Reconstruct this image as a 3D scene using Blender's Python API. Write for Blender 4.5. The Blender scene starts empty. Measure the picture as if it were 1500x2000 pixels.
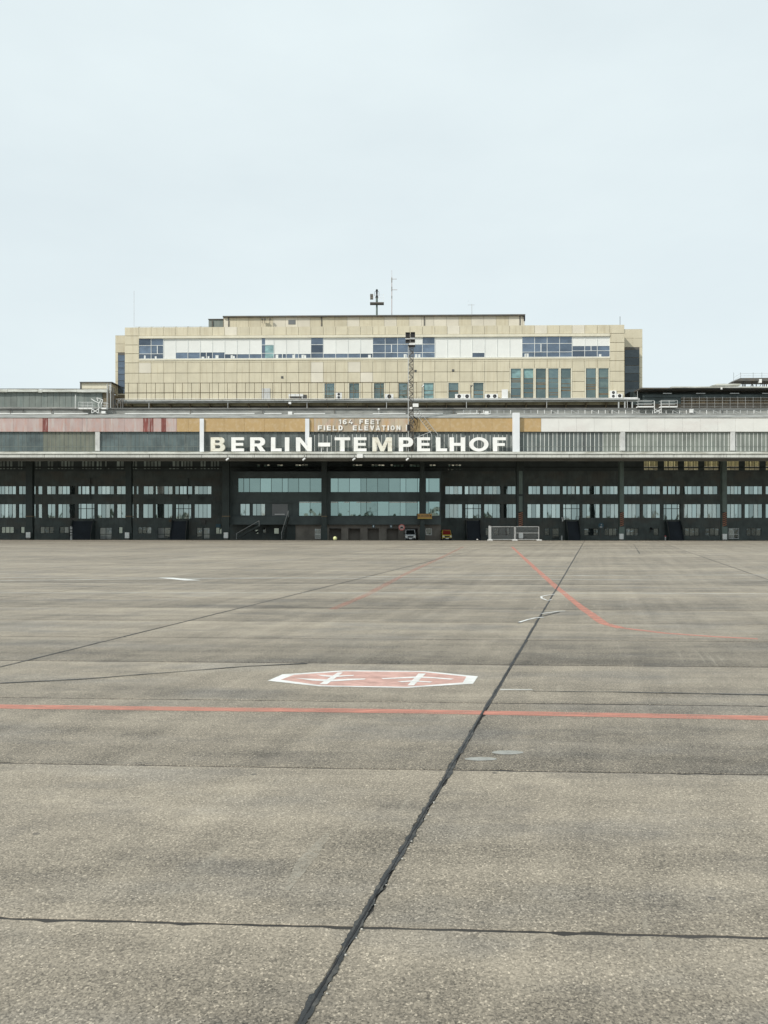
import bpy, bmesh, math, random
from mathutils import Vector, Matrix
random.seed(11)
S = bpy.context.scene
COL = S.collection
R = math.radians

# ---------------------------------------------------------------- camera
CAM_H, F, CX, HY = 3.4, 1500.0, 750.0, 1016.0
cam = bpy.data.cameras.new('camera'); camo = bpy.data.objects.new('camera', cam); COL.objects.link(camo)
camo.location = (0, 0, CAM_H); camo.rotation_euler = (R(90), 0, 0)
cam.sensor_fit = 'HORIZONTAL'; cam.sensor_width = 36; cam.lens = 36 * F / 1500
cam.shift_y = 16 / 1500.0
cam.clip_start = 0.1; cam.clip_end = 8000
S.camera = camo
# ---------------------------------------------------------------- sky and sun
SUN_EL, SUN_AZ = R(40), R(50)          # sun behind the viewer's left shoulder
w = bpy.data.worlds.new('World'); S.world = w; w.use_nodes = True
nt = w.node_tree; nt.nodes.clear()
out = nt.nodes.new('ShaderNodeOutputWorld'); bg = nt.nodes.new('ShaderNodeBackground')
sky = nt.nodes.new('ShaderNodeTexSky'); sky.sky_type = 'NISHITA'; sky.sun_disc = False
sky.sun_elevation = SUN_EL; sky.sun_rotation = math.pi + SUN_AZ
sky.dust_density = 2.0
mulv = nt.nodes.new('ShaderNodeMixRGB'); mulv.blend_type = 'MULTIPLY'; mulv.inputs['Fac'].default_value = 1
mulv.inputs['Color2'].default_value = (0.10, 0.10, 0.10, 1)
nt.links.new(sky.outputs[0], mulv.inputs['Color1'])
tc = nt.nodes.new('ShaderNodeTexCoord'); mp = nt.nodes.new('ShaderNodeMapping')
mp.inputs['Scale'].default_value = (1.2, 1.2, 3.2)
n1 = nt.nodes.new('ShaderNodeTexNoise'); n1.inputs['Scale'].default_value = 1.7; n1.inputs['Detail'].default_value = 5; n1.inputs['Roughness'].default_value = 0.55
nt.links.new(tc.outputs['Generated'], mp.inputs['Vector']); nt.links.new(mp.outputs[0], n1.inputs['Vector'])
cr = nt.nodes.new('ShaderNodeValToRGB')
cr.color_ramp.elements[0].position = 0.33; cr.color_ramp.elements[0].color = (0.90, 0.90, 0.90, 1)
cr.color_ramp.elements[1].position = 0.68; cr.color_ramp.elements[1].color = (1, 1, 1, 1)
nt.links.new(n1.outputs['Fac'], cr.inputs[0])
mx = nt.nodes.new('ShaderNodeMixRGB')
mx.inputs['Color2'].default_value = (0.805, 0.902, 0.930, 1)      # thin white cloud veil
nt.links.new(cr.outputs[0], mx.inputs['Fac']); nt.links.new(mulv.outputs[0], mx.inputs['Color1'])
nt.links.new(mx.outputs[0], bg.inputs['Color']); bg.inputs['Strength'].default_value = 1.0
nt.links.new(bg.outputs[0], out.inputs[0])
sl = bpy.data.lights.new('sun', 'SUN'); so = bpy.data.objects.new('sun', sl); COL.objects.link(so)
sl.energy = 3.0; sl.angle = R(1.0); sl.color = (1.0, 0.955, 0.88)
sd = Vector((math.sin(SUN_AZ) * math.cos(SUN_EL), math.cos(SUN_AZ) * math.cos(SUN_EL), -math.sin(SUN_EL)))
so.rotation_euler = sd.to_track_quat('-Z', 'Y').to_euler(); so.location = (-80, -60, 90)
S.view_settings.view_transform = 'Standard'; S.view_settings.look = 'None'
S.view_settings.exposure = 0.0; S.view_settings.gamma = 1.0

# ---------------------------------------------------------------- helpers
def X(px, Y): return (px - CX) * Y / F
def Z(py, Y): return CAM_H + (HY - py) * Y / F
def G(px, py, z=0.0):
    Y = F * (CAM_H - z) / (py - HY)
    return Vector(((px - CX) * Y / F, Y, z))

class MB:
    def __init__(s): s.v = []; s.f = []
    def add(s, vs, fs):
        b = len(s.v); s.v += [tuple(v) for v in vs]; s.f += [tuple(i + b for i in f) for f in fs]; return s
    def box(s, x0, x1, y0, y1, z0, z1):
        return s.add([(x0,y0,z0),(x1,y0,z0),(x1,y1,z0),(x0,y1,z0),(x0,y0,z1),(x1,y0,z1),(x1,y1,z1),(x0,y1,z1)],
                     [(0,3,2,1),(4,5,6,7),(0,1,5,4),(1,2,6,5),(2,3,7,6),(3,0,4,7)])
    def quad(s, a, b, c, d): return s.add([a,b,c,d], [(0,1,2,3)])
    def tube(s, a, b, r, n=6, r2=None):
        a = Vector(a); b = Vector(b); d = (b - a)
        if d.length < 1e-6: return s
        q = d.to_track_quat('Z', 'Y'); r2 = r if r2 is None else r2
        vs = []
        for p, rr in ((a, r), (b, r2)):
            for k in range(n):
                t = 2 * math.pi * k / n
                vs.append(p + q @ Vector((rr * math.cos(t), rr * math.sin(t), 0)))
        fs = [(k, (k+1) % n, n + (k+1) % n, n + k) for k in range(n)]
        fs += [tuple(range(n-1, -1, -1)), tuple(range(n, 2*n))]
        return s.add(vs, fs)
    def prism_y(s, pts, y0, y1):      # outline in x,z extruded along y
        n = len(pts)
        vs = [(p[0], y0, p[1]) for p in pts] + [(p[0], y1, p[1]) for p in pts]
        return s.add(vs, [(k, (k+1) % n, n + (k+1) % n, n + k) for k in range(n)] + [tuple(range(n-1,-1,-1)), tuple(range(n, 2*n))])
    def prism_x(s, pts, x0, x1):      # outline in y,z extruded along x
        n = len(pts)
        vs = [(x0, p[0], p[1]) for p in pts] + [(x1, p[0], p[1]) for p in pts]
        return s.add(vs, [(k, (k+1) % n, n + (k+1) % n, n + k) for k in range(n)] + [tuple(range(n-1,-1,-1)), tuple(range(n, 2*n))])
    def sphere(s, c, r, nu=12, nv=8, sz=1.0):
        vs = []; fs = []
        for j in range(nv + 1):
            ph = math.pi * j / nv - math.pi / 2
            for i in range(nu):
                th = 2 * math.pi * i / nu
                vs.append((c[0] + r*math.cos(ph)*math.cos(th), c[1] + r*math.cos(ph)*math.sin(th), c[2] + sz*r*math.sin(ph)))
        for j in range(nv):
            for i in range(nu):
                fs.append((j*nu+i, j*nu+(i+1)%nu, (j+1)*nu+(i+1)%nu, (j+1)*nu+i))
        return s.add(vs, fs)

WLOC = {}
def wl(o): return WLOC.get(o.name, Vector((0,0,0)))
def place(o, origin, parent):
    WLOC[o.name] = Vector(origin)
    if parent is not None:
        o.parent = parent; o.location = Vector(origin) - wl(parent)
    else: o.location = origin
    return o
def obj(name, mb, mat, parent=None, origin=None, smooth=False):
    if origin is None:
        n = len(mb.v)
        xs = [v[0] for v in mb.v]; ys = [v[1] for v in mb.v]; zs = [v[2] for v in mb.v]
        origin = ((min(xs)+max(xs))/2, (min(ys)+max(ys))/2, min(zs))
    og = Vector(origin)
    me = bpy.data.meshes.new(name)
    me.from_pydata([tuple(Vector(v) - og) for v in mb.v], [], mb.f)
    bm = bmesh.new(); bm.from_mesh(me); bmesh.ops.recalc_face_normals(bm, faces=bm.faces); bm.to_mesh(me); bm.free()
    if smooth:
        for p in me.polygons: p.use_smooth = True
    me.materials.append(mat)
    o = bpy.data.objects.new(name, me); COL.objects.link(o)
    return place(o, og, parent)
BOXC = {}
def box(name, x0, x1, y0, y1, z0, z1, mat, parent=None, rx=0, rz=0):
    d = (round(x1-x0, 3), round(y1-y0, 3), round(z1-z0, 3), mat.name)
    if d not in BOXC:
        m = MB().box(-d[0]/2, d[0]/2, -d[1]/2, d[1]/2, 0, d[2])
        me = bpy.data.meshes.new(name); me.from_pydata(m.v, [], m.f); me.materials.append(mat); BOXC[d] = me
    o = bpy.data.objects.new(name, BOXC[d]); COL.objects.link(o)
    place(o, ((x0+x1)/2, (y0+y1)/2, z0), parent)
    if rx or rz: o.rotation_euler = (rx, 0, rz)
    return o
def pbox(name, px0, px1, py0, py1, Y, dep, mat, parent=None, rx=0, rz=0):
    """a box whose front face at distance Y covers the given extent, dep metres deep"""
    return box(name, X(px0,Y), X(px1,Y), Y, Y+dep, Z(py1,Y), Z(py0,Y), mat, parent, rx, rz)
def tag(o, label, cat, group=None, kind=None):
    if label: o['label'] = label
    if cat: o['category'] = cat
    if group: o['group'] = group
    if kind: o['kind'] = kind
    return o
def thing(name, loc, label, cat, group=None, rz=0):
    o = bpy.data.objects.new(name, None); COL.objects.link(o); o.empty_display_size = 0.3
    o.location = loc; o.rotation_euler = (0, 0, rz); WLOC[o.name] = Vector(loc)
    return tag(o, label, cat, group)

# ---------------------------------------------------------------- materials
def N(nt, t, **k):
    n = nt.nodes.new(t)
    for a, b in k.items(): setattr(n, a, b)
    return n
def mathn(nt, op, a, b=None, c=None):
    n = nt.nodes.new('ShaderNodeMath'); n.operation = op
    for i, q in enumerate((a, b, c)):
        if q is None: continue
        if isinstance(q, (int, float)): n.inputs[i].default_value = q
        else: nt.links.new(q, n.inputs[i])
    return n.outputs[0]
def newmat(name):
    m = bpy.data.materials.new(name); m.use_nodes = True; nt = m.node_tree
    return m, nt, nt.nodes['Principled BSDF']
def posn(nt, scale):
    g = N(nt, 'ShaderNodeNewGeometry'); mp = N(nt, 'ShaderNodeMapping'); mp.inputs['Scale'].default_value = scale
    nt.links.new(g.outputs['Position'], mp.inputs['Vector']); return mp.outputs[0]
def noise(nt, scale, detail=4, rough=0.55, s=1.0):
    n = N(nt, 'ShaderNodeTexNoise'); n.inputs['Scale'].default_value = s; n.inputs['Detail'].default_value = detail; n.inputs['Roughness'].default_value = rough
    nt.links.new(posn(nt, scale), n.inputs['Vector']); return n.outputs['Fac']
def rampf(nt, f, a, b, lo=0.0, hi=1.0):
    n = N(nt, 'ShaderNodeMapRange'); nt.links.new(f, n.inputs['Value'])
    n.inputs['From Min'].default_value = a; n.inputs['From Max'].default_value = b
    n.inputs['To Min'].default_value = lo; n.inputs['To Max'].default_value = hi; return n.outputs[0]
def mixc(nt, fac, c1, c2, mode='MIX'):
    n = N(nt, 'ShaderNodeMixRGB'); n.blend_type = mode
    for i, q in (('Fac', fac), ('Color1', c1), ('Color2', c2)):
        if isinstance(q, (int, float)): n.inputs[i].default_value = q
        elif isinstance(q, tuple): n.inputs[i].default_value = (*q, 1)
        else: nt.links.new(q, n.inputs[i])
    return n.outputs[0]
def val(nt, f):     # float -> grey colour
    n = N(nt, 'ShaderNodeCombineXYZ')
    for i in range(3): nt.links.new(f, n.inputs[i])
    return n.outputs[0]
def weathered(name, col, rough=0.7, var=0.15, rnd=0.0, streak=0.0, streakcol=(0.12,0.10,0.08), sscale=(3,3,0.35), blotch=None, bumpamt=0.1, metal=0.0, spec=0.4):
    m, nt, b = newmat(name)
    f = noise(nt, (0.5, 0.5, 0.5), 6)
    c = mixc(nt, 1.0, tuple(col), val(nt, rampf(nt, f, 0.3, 0.7, 1-var, 1+var)), 'MULTIPLY')
    if rnd:
        oi = N(nt, 'ShaderNodeObjectInfo')
        c = mixc(nt, 1.0, c, val(nt, rampf(nt, oi.outputs['Random'], 0, 1, 1-rnd, 1+rnd*0.7)), 'MULTIPLY')
    if blotch:
        c = mixc(nt, rampf(nt, noise(nt, blotch[1], 5, 0.6), 0.48, 0.62, 0, blotch[2]), c, tuple(blotch[0]))
    if streak:
        c = mixc(nt, rampf(nt, noise(nt, sscale, 4, 0.6), 0.5, 0.72, 0, streak), c, tuple(streakcol))
    nt.links.new(c, b.inputs['Base Color'])
    b.inputs['Roughness'].default_value = rough; b.inputs['Metallic'].default_value = metal
    b.inputs['Specular IOR Level'].default_value = spec
    if bumpamt:
        bu = N(nt, 'ShaderNodeBump'); bu.inputs['Strength'].default_value = bumpamt; bu.inputs['Distance'].default_value = 0.02
        nt.links.new(noise(nt, (8, 8, 8), 4), bu.inputs['Height']); nt.links.new(bu.outputs[0], b.inputs['Normal'])
    return m
def glassy(name, body, tint, refl, rough=0.02, wob=0.02, wscale=(0.7, 0.7, 0.5), rnd=0.3, curtain=None):
    """window glass seen from outside: mirror-like layer over a dim interior"""
    m, nt, b = newmat(name); nt.nodes.remove(b)
    o = nt.nodes['Material Output']
    oi = N(nt, 'ShaderNodeObjectInfo')
    d = N(nt, 'ShaderNodeBsdfDiffuse')
    c = mixc(nt, 1.0, tuple(body), val(nt, rampf(nt, oi.outputs['Random'], 0, 1, 1-rnd, 1+rnd)), 'MULTIPLY')
    c = mixc(nt, 1.0, c, val(nt, rampf(nt, noise(nt, (0.55, 0.55, 0.9), 5, 0.6), 0.3, 0.7, 0.45, 1.6)), 'MULTIPLY')
    if curtain:
        sel = mathn(nt, 'GREATER_THAN', mathn(nt, 'FRACT', mathn(nt, 'MULTIPLY', oi.outputs['Random'], 7.31)), curtain[1])
        wv = rampf(nt, noise(nt, (6, 6, 0.2), 3), 0.3, 0.7, 0.7, 1.1)
        c = mixc(nt, mathn(nt, 'MULTIPLY', sel, curtain[2]), c, mixc(nt, 1.0, tuple(curtain[0]), val(nt, wv), 'MULTIPLY'))
    nt.links.new(c, d.inputs['Color'])
    g = N(nt, 'ShaderNodeBsdfGlossy'); g.inputs['Roughness'].default_value = rough; g.inputs['Color'].default_value = (*tint, 1)
    bu = N(nt, 'ShaderNodeBump'); bu.inputs['Strength'].default_value = 1.0; bu.inputs['Distance'].default_value = wob
    nt.links.new(noise(nt, wscale, 2), bu.inputs['Height']); nt.links.new(bu.outputs[0], g.inputs['Normal'])
    ms = N(nt, 'ShaderNodeMixShader')
    rv = rampf(nt, mathn(nt, 'FRACT', mathn(nt, 'MULTIPLY', oi.outputs['Random'], 13.7)), 0, 1, refl*0.62, refl*1.12)
    nt.links.new(rv, ms.inputs[0])
    nt.links.new(d.outputs[0], ms.inputs[1]); nt.links.new(g.outputs[0], ms.inputs[2]); nt.links.new(ms.outputs[0], o.inputs[0])
    return m
def translucent(name, col, mixf):
    m, nt, b = newmat(name); nt.nodes.remove(b); o = nt.nodes['Material Output']
    t = N(nt, 'ShaderNodeBsdfTranslucent'); d = N(nt, 'ShaderNodeBsdfDiffuse'); ms = N(nt, 'ShaderNodeMixShader')
    oi = N(nt, 'ShaderNodeObjectInfo')
    c = mixc(nt, 1.0, tuple(col), val(nt, rampf(nt, oi.outputs['Random'], 0, 1, 0.6, 1.1)), 'MULTIPLY')
    nt.links.new(c, t.inputs[0]); nt.links.new(c, d.inputs[0]); ms.inputs[0].default_value = mixf
    nt.links.new(d.outputs[0], ms.inputs[1]); nt.links.new(t.outputs[0], ms.inputs[2]); nt.links.new(ms.outputs[0], o.inputs[0])
    return m

U0, DU, SH, SV = -2.0, 11.8, 0.277, 0.048
def concrete(name, far):
    m, nt, b = newmat(name); lift = 1.16 if far else 1.0
    g = N(nt, 'ShaderNodeNewGeometry'); sx = N(nt, 'ShaderNodeSeparateXYZ'); nt.links.new(g.outputs['Position'], sx.inputs[0])
    x, y = sx.outputs[0], sx.outputs[1]
    u = mathn(nt, 'SUBTRACT', x, mathn(nt, 'MULTIPLY', y, SH))
    v = mathn(nt, 'ADD', y, mathn(nt, 'MULTIPLY', x, SV))
    cv = N(nt, 'ShaderNodeCombineXYZ'); nt.links.new(u, cv.inputs[0]); nt.links.new(v, cv.inputs[1])
    def uvn(su, sv, det=5, ro=0.6):
        mp = N(nt, 'ShaderNodeMapping'); mp.inputs['Scale'].default_value = (su, sv, 1); nt.links.new(cv.outputs[0], mp.inputs['Vector'])
        n = N(nt, 'ShaderNodeTexNoise'); n.inputs['Scale'].default_value = 1; n.inputs['Detail'].default_value = det; n.inputs['Roughness'].default_value = ro
        nt.links.new(mp.outputs[0], n.inputs['Vector']); return n.outputs['Fac']
    big = uvn(0.09, 0.11, 3)
    band = uvn(0.14, 1.05, 7, 0.68)
    mid = uvn(1.1, 1.6, 5)
    tracks = uvn(1.4, 0.05, 4)
    t = mathn(nt, 'ADD', rampf(nt, band, 0.25, 0.75, -0.32, 0.32), rampf(nt, mid, 0.25, 0.75, -0.16, 0.16))
    t = mathn(nt, 'ADD', t, rampf(nt, big, 0.3, 0.7, -0.12, 0.12))
    t = mathn(nt, 'ADD', t, rampf(nt, tracks, 0.3, 0.7, -0.13, 0.15))
    # exposed aggregate
    vo = N(nt, 'ShaderNodeTexVoronoi'); vo.inputs['Scale'].default_value = 68.0; nt.links.new(g.outputs['Position'], vo.inputs['Vector'])
    sc = N(nt, 'ShaderNodeSeparateColor'); nt.links.new(vo.outputs['Color'], sc.inputs[0])
    fine = N(nt, 'ShaderNodeTexNoise'); fine.inputs['Scale'].default_value = 34; fine.inputs['Detail'].default_value = 6; fine.inputs['Roughness'].default_value = 0.75
    nt.links.new(g.outputs['Position'], fine.inputs['Vector'])
    agg = mathn(nt, 'ADD', rampf(nt, sc.outputs[0], 0, 1, -0.36, 0.36), rampf(nt, fine.outputs['Fac'], 0.3, 0.7, -0.42, 0.42))
    agg = mathn(nt, 'ADD', agg, mathn(nt, 'MULTIPLY', mathn(nt, 'GREATER_THAN', sc.outputs[1], 0.93), 0.8))
    t = mathn(nt, 'ADD', t, agg)
    if far:
        fu = mathn(nt, 'FLOOR', mathn(nt, 'DIVIDE', mathn(nt, 'SUBTRACT', u, U0), DU))
        rv = mathn(nt, 'DIVIDE', mathn(nt, 'SUBTRACT', v, 2.6), 3.85); fv = mathn(nt, 'FLOOR', rv)
        wn = N(nt, 'ShaderNodeTexWhiteNoise'); wn.noise_dimensions = '2D'
        cc = N(nt, 'ShaderNodeCombineXYZ'); nt.links.new(fu, cc.inputs[0]); nt.links.new(fv, cc.inputs[1]); nt.links.new(cc.outputs[0], wn.inputs['Vector'])
        t = mathn(nt, 'ADD', t, rampf(nt, wn.outputs['Value'], 0, 1, -0.2, 0.12))
        tone = mathn(nt, 'ADD', t, 1.16)
        jo = mathn(nt, 'LESS_THAN', mathn(nt, 'ABSOLUTE', mathn(nt, 'SUBTRACT', mathn(nt, 'FRACT', mathn(nt, 'ADD', rv, 0.5)), 0.5)), 0.018)
        ju = mathn(nt, 'LESS_THAN', mathn(nt, 'ABSOLUTE', mathn(nt, 'SUBTRACT', mathn(nt, 'FRACT', mathn(nt, 'ADD', mathn(nt, 'DIVIDE', mathn(nt, 'SUBTRACT', u, U0), DU), 0.5)), 0.5)), 0.004)
        jn = mathn(nt, 'MULTIPLY', mathn(nt, 'MAXIMUM', jo, ju), 0.7)
    else:
        oi = N(nt, 'ShaderNodeObjectInfo'); sc2 = N(nt, 'ShaderNodeSeparateColor'); nt.links.new(oi.outputs['Color'], sc2.inputs[0])
        tco = N(nt, 'ShaderNodeTexCoord'); so_ = N(nt, 'ShaderNodeSeparateXYZ'); nt.links.new(tco.outputs['Object'], so_.inputs[0])
        lv = mathn(nt, 'ADD', so_.outputs[1], mathn(nt, 'MULTIPLY', so_.outputs[0], SV))
        t = mathn(nt, 'ADD', t, rampf(nt, mathn(nt, 'ADD', lv, rampf(nt, uvn(0.3, 0.3, 4), 0.2, 0.8, -2.2, 2.2)), -2.2, 2.2, -0.13, 0.13))
        tone = mathn(nt, 'ADD', t, sc2.outputs[0]); jn = 0.0
    c = mixc(nt, 1.0, (0.241, 0.208, 0.161), val(nt, mathn(nt, 'MAXIMUM', tone, 0.15)), 'MULTIPLY')
    # dark dirt stains, pale diagonal scrapes
    st = rampf(nt, uvn(0.33, 0.75, 6, 0.68), 0.52, 0.63, 0, 1)
    c = mixc(nt, mathn(nt, 'MULTIPLY', st, 0.42), c, mixc(nt, 1.0, (0.125, 0.112, 0.095), val(nt, mathn(nt, 'MAXIMUM', tone, 0.2)), 'MULTIPLY'))
    sc_ = rampf(nt, uvn(5.5, 0.22, 5, 0.62), 0.585, 0.70, 0, 1)
    sm_ = rampf(nt, uvn(0.25, 0.3, 3), 0.48, 0.62, 0, 1)
    c = mixc(nt, mathn(nt, 'MULTIPLY', mathn(nt, 'MULTIPLY', sc_, sm_), 0.6), c, (0.36, 0.325, 0.26))
    sp_ = N(nt, 'ShaderNodeTexVoronoi'); sp_.inputs['Scale'].default_value = 0.9; nt.links.new(g.outputs['Position'], sp_.inputs['Vector'])
    c = mixc(nt, mathn(nt, 'MULTIPLY', mathn(nt, 'LESS_THAN', sp_.outputs['Distance'], 0.035), 0.6), c, (0.06, 0.055, 0.05))
    # cooler grey, oily wear patches
    c = mixc(nt, rampf(nt, uvn(0.20, 0.55, 5), 0.50, 0.68, 0, 0.55), c, mixc(nt, 1.0, (0.165, 0.155, 0.14), val(nt, mathn(nt, 'MAXIMUM', tone, 0.2)), 'MULTIPLY'))
    c = mixc(nt, jn, c, (0.07, 0.065, 0.06))
    nt.links.new(c, b.inputs['Base Color']); b.inputs['Roughness'].default_value = 0.72; b.inputs['Specular IOR Level'].default_value = 0.5
    bu = N(nt, 'ShaderNodeBump'); bu.inputs['Strength'].default_value = 0.55; bu.inputs['Distance'].default_value = 0.006
    nt.links.new(fine.outputs['Fac'], bu.inputs['Height']); nt.links.new(bu.outputs[0], b.inputs['Normal'])
    return m
def paint(name, col, wear, scale=(1.5, 4, 1), thr=0.5, base=1.0):
    m, nt, b = newmat(name); o = nt.nodes['Material Output']
    f = noise(nt, scale, 6, 0.65); f2 = noise(nt, (30, 30, 30), 5, 0.7)
    a = mathn(nt, 'ADD', mathn(nt, 'MULTIPLY', f, 0.6), mathn(nt, 'MULTIPLY', f2, 0.4))
    alpha = rampf(nt, a, thr-0.14, thr+0.10, base, base*(1.0-wear))
    c = mixc(nt, 1.0, tuple(col), val(nt, rampf(nt, f2, 0.3, 0.7, 0.72, 1.2)), 'MULTIPLY')
    nt.links.new(c, b.inputs['Base Color']); b.inputs['Roughness'].default_value = 0.75
    nt.links.new(alpha, b.inputs['Alpha'])
    return m

M = {}
M['slab'] = concrete('concrete_slab', False)
M['apron'] = concrete('concrete_apron', True)
M['jointfill'] = weathered('joint_fill', (0.045, 0.042, 0.038), 0.9, 0.3)
M['tar'] = weathered('joint_tar', (0.034, 0.036, 0.037), 0.55, 0.35, blotch=((0.10,0.095,0.085), (7,7,7), 0.75))
M['red'] = paint('red_paint', (0.70, 0.29, 0.215), 0.72, (1.2, 5, 1), 0.51, 0.88)
M['redfaint'] = paint('red_paint_worn', (0.60, 0.27, 0.20), 0.75, (0.8, 0.8, 1), 0.5, 0.42)
M['redmid'] = paint('red_paint_fading', (0.72, 0.31, 0.235), 0.6, (1.2, 2, 1), 0.52, 0.7)
M['pink'] = paint('pink_sign_paint', (0.68, 0.42, 0.36), 0.5, (2, 3, 1), 0.54)
M['whitep'] = paint('white_paint', (0.80, 0.80, 0.77), 0.45, (2, 4, 1), 0.58)
M['whiteworn'] = paint('white_paint_worn', (0.66, 0.65, 0.60), 0.7, (0.8, 2, 1), 0.54)
M['scuff'] = paint('scuffed_surface', (0.52, 0.48, 0.40), 1.0, (9, 9, 1), 0.5, 0.6)
M['patch'] = paint('repair_mortar', (0.36, 0.36, 0.33), 0.3, (6, 6, 6), 0.55)
M['antred'] = weathered('faded_red_rod', (0.42, 0.33, 0.30), 0.6, 0.1)
M['stone'] = weathered('pale_stone', (0.5, 0.48, 0.43), 0.8, 0.2)
M['brick'] = weathered('dark_brick', (0.108, 0.128, 0.122), 0.85, 0.3, streak=0.5, streakcol=(0.06,0.064,0.064), blotch=((0.13,0.125,0.108), (0.3,0.3,0.5), 0.6))
M['darkclad'] = weathered('dark_cladding', (0.058, 0.076, 0.076), 0.6, 0.25)
M['brickg'] = weathered('grey_brown_brick', (0.17, 0.155, 0.135), 0.85, 0.25)
M['green'] = weathered('green_steel', (0.028, 0.040, 0.038), 0.6, 0.25, streak=0.4, streakcol=(0.03,0.035,0.03))
M['greenlite'] = weathered('pale_green_steel', (0.12, 0.16, 0.145), 0.6, 0.2, streak=0.4, streakcol=(0.05,0.06,0.05))
M['frame'] = weathered('window_frame_green', (0.030, 0.042, 0.040), 0.5, 0.2)
M['ceil'] = weathered('ceiling', (0.05, 0.055, 0.055), 0.9, 0.25)
M['pane'] = glassy('window_glass', (0.05, 0.065, 0.062), (0.72, 0.86, 0.83), 0.50, 0.03, 0.015, (0.5,0.5,0.25), 0.5, ((0.75,0.78,0.74), 0.72, 0.9))
M['bigpane'] = glassy('lounge_glass', (0.06, 0.085, 0.08), (0.62, 0.84, 0.80), 0.48, 0.03, 0.035, (0.35,0.35,0.25), 0.4)
M['dimpane'] = glassy('dim_glass', (0.02, 0.026, 0.028), (0.7, 0.8, 0.8), 0.22, 0.03, 0.02, (0.8,0.8,0.8), 0.6, ((0.5,0.52,0.5), 0.8, 0.7))
M['bluepane'] = glassy('office_glass', (0.055, 0.075, 0.10), (0.68, 0.79, 0.96), 0.20, 0.04, 0.03, (0.6,0.6,0.6), 0.6)
M['wingpane'] = glassy('wing_glass', (0.035, 0.042, 0.045), (0.7, 0.8, 0.85), 0.10, 0.05, 0.03, (0.6,0.6,0.6), 0.7)
M['tealpane'] = glassy('teal_glass', (0.20, 0.33, 0.32), (0.7, 0.9, 0.95), 0.16, 0.05, 0.02, (0.6,0.6,0.6), 0.3)
M['lowpane'] = glassy('lower_office_glass', (0.06, 0.075, 0.06), (0.6, 0.8, 0.85), 0.24, 0.04, 0.05, (0.5,0.5,1.6), 0.4)
M['panel'] = weathered('stone_panel', (0.615, 0.562, 0.425), 0.75, 0.07, 0.05, streak=0.42, streakcol=(0.42,0.35,0.23), sscale=(2.6,2.6,0.16))
M['panelpale'] = weathered('stone_panel_pale', (0.69, 0.645, 0.54), 0.75, 0.06, 0.06)
M['joint'] = weathered('panel_joint', (0.22, 0.185, 0.125), 0.9, 0.2)
M['cream'] = weathered('cream_trim', (0.70, 0.66, 0.53), 0.7, 0.08, 0, streak=0.2, streakcol=(0.45,0.4,0.28))
M['blind'] = weathered('white_blind', (0.76, 0.77, 0.74), 0.6, 0.03, 0.035, bumpamt=0)
M['whiteframe'] = weathered('white_frame', (0.72, 0.74, 0.72), 0.5, 0.08)
M['white'] = weathered('white_enamel', (0.80, 0.80, 0.78), 0.45, 0.06)
M['letter'] = weathered('letter_enamel', (0.88, 0.88, 0.855), 0.5, 0.06, 0, streak=0.18, streakcol=(0.50,0.42,0.26), sscale=(2,2,1.4))
M['letterfaded'] = weathered('letter_faded', (0.84, 0.83, 0.79), 0.5, 0.06, 0.1, streak=0.75, streakcol=(0.56,0.48,0.38), sscale=(1.3,1.3,1.6))
M['lettergrime'] = weathered('letter_enamel_stained', (0.80, 0.78, 0.68), 0.5, 0.1, 0, streak=0.5, streakcol=(0.34,0.24,0.12), sscale=(1.6,1.6,1.6))
M['metal'] = weathered('galvanised', (0.50, 0.51, 0.50), 0.45, 0.15, metal=0.2)
M['dkmetal'] = weathered('dark_metal', (0.10, 0.10, 0.095), 0.55, 0.25, blotch=((0.16,0.12,0.08), (1.5,1.5,1.5), 0.6))
M['black'] = weathered('black_rubber', (0.018, 0.018, 0.02), 0.7, 0.2)
M['rust'] = weathered('brown_steel', (0.16, 0.125, 0.08), 0.8, 0.25)
M['roofgrey'] = weathered('roof_felt', (0.26, 0.265, 0.25), 0.85, 0.2, streak=0.5, streakcol=(0.14,0.14,0.13), sscale=(0.6,0.6,2), blotch=((0.40,0.40,0.37), (0.25,1,1.4), 0.7))
M['fascia'] = weathered('canopy_fascia', (0.56, 0.57, 0.53), 0.65, 0.14, 0.12, streak=0.6, streakcol=(0.28,0.28,0.25), sscale=(3.5,3.5,0.3))
M['gutter'] = weathered('gutter_sheet', (0.62, 0.63, 0.58), 0.6, 0.15, 0, blotch=((0.36,0.36,0.30), (0.35,1,3), 0.8))
M['beam'] = weathered('soffit_beam', (0.16, 0.16, 0.145), 0.75, 0.15)
M['post'] = weathered('concrete_post', (0.55, 0.555, 0.54), 0.75, 0.12, 0, streak=0.5, streakcol=(0.30,0.30,0.29), sscale=(4,4,1))
M['postw'] = weathered('white_post', (0.74, 0.76, 0.78), 0.6, 0.06)
M['bandL'] = weathered('wired_glass_teal', (0.105, 0.14, 0.143), 0.35, 0.2, 0.07, streak=0.65, streakcol=(0.15,0.17,0.155), sscale=(3.2,3.2,0.25), blotch=((0.055,0.072,0.075), (0.25,1,0.4), 0.7))
M['bandO'] = weathered('wired_glass_olive', (0.15, 0.162, 0.13), 0.4, 0.2, 0.07, streak=0.65, streakcol=(0.21,0.20,0.155), sscale=(3.2,3.2,0.2))
M['bandR'] = weathered('wired_glass_grey', (0.20, 0.22, 0.195), 0.35, 0.2, 0.14, streak=0.5, streakcol=(0.10,0.125,0.115), sscale=(2.5,2.5,0.4))
M['bandC'] = weathered('wired_glass_slate', (0.125, 0.142, 0.138), 0.35, 0.2, 0.28, streak=0.5, streakcol=(0.06,0.10,0.09), sscale=(2.5,2.5,0.4))
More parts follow.
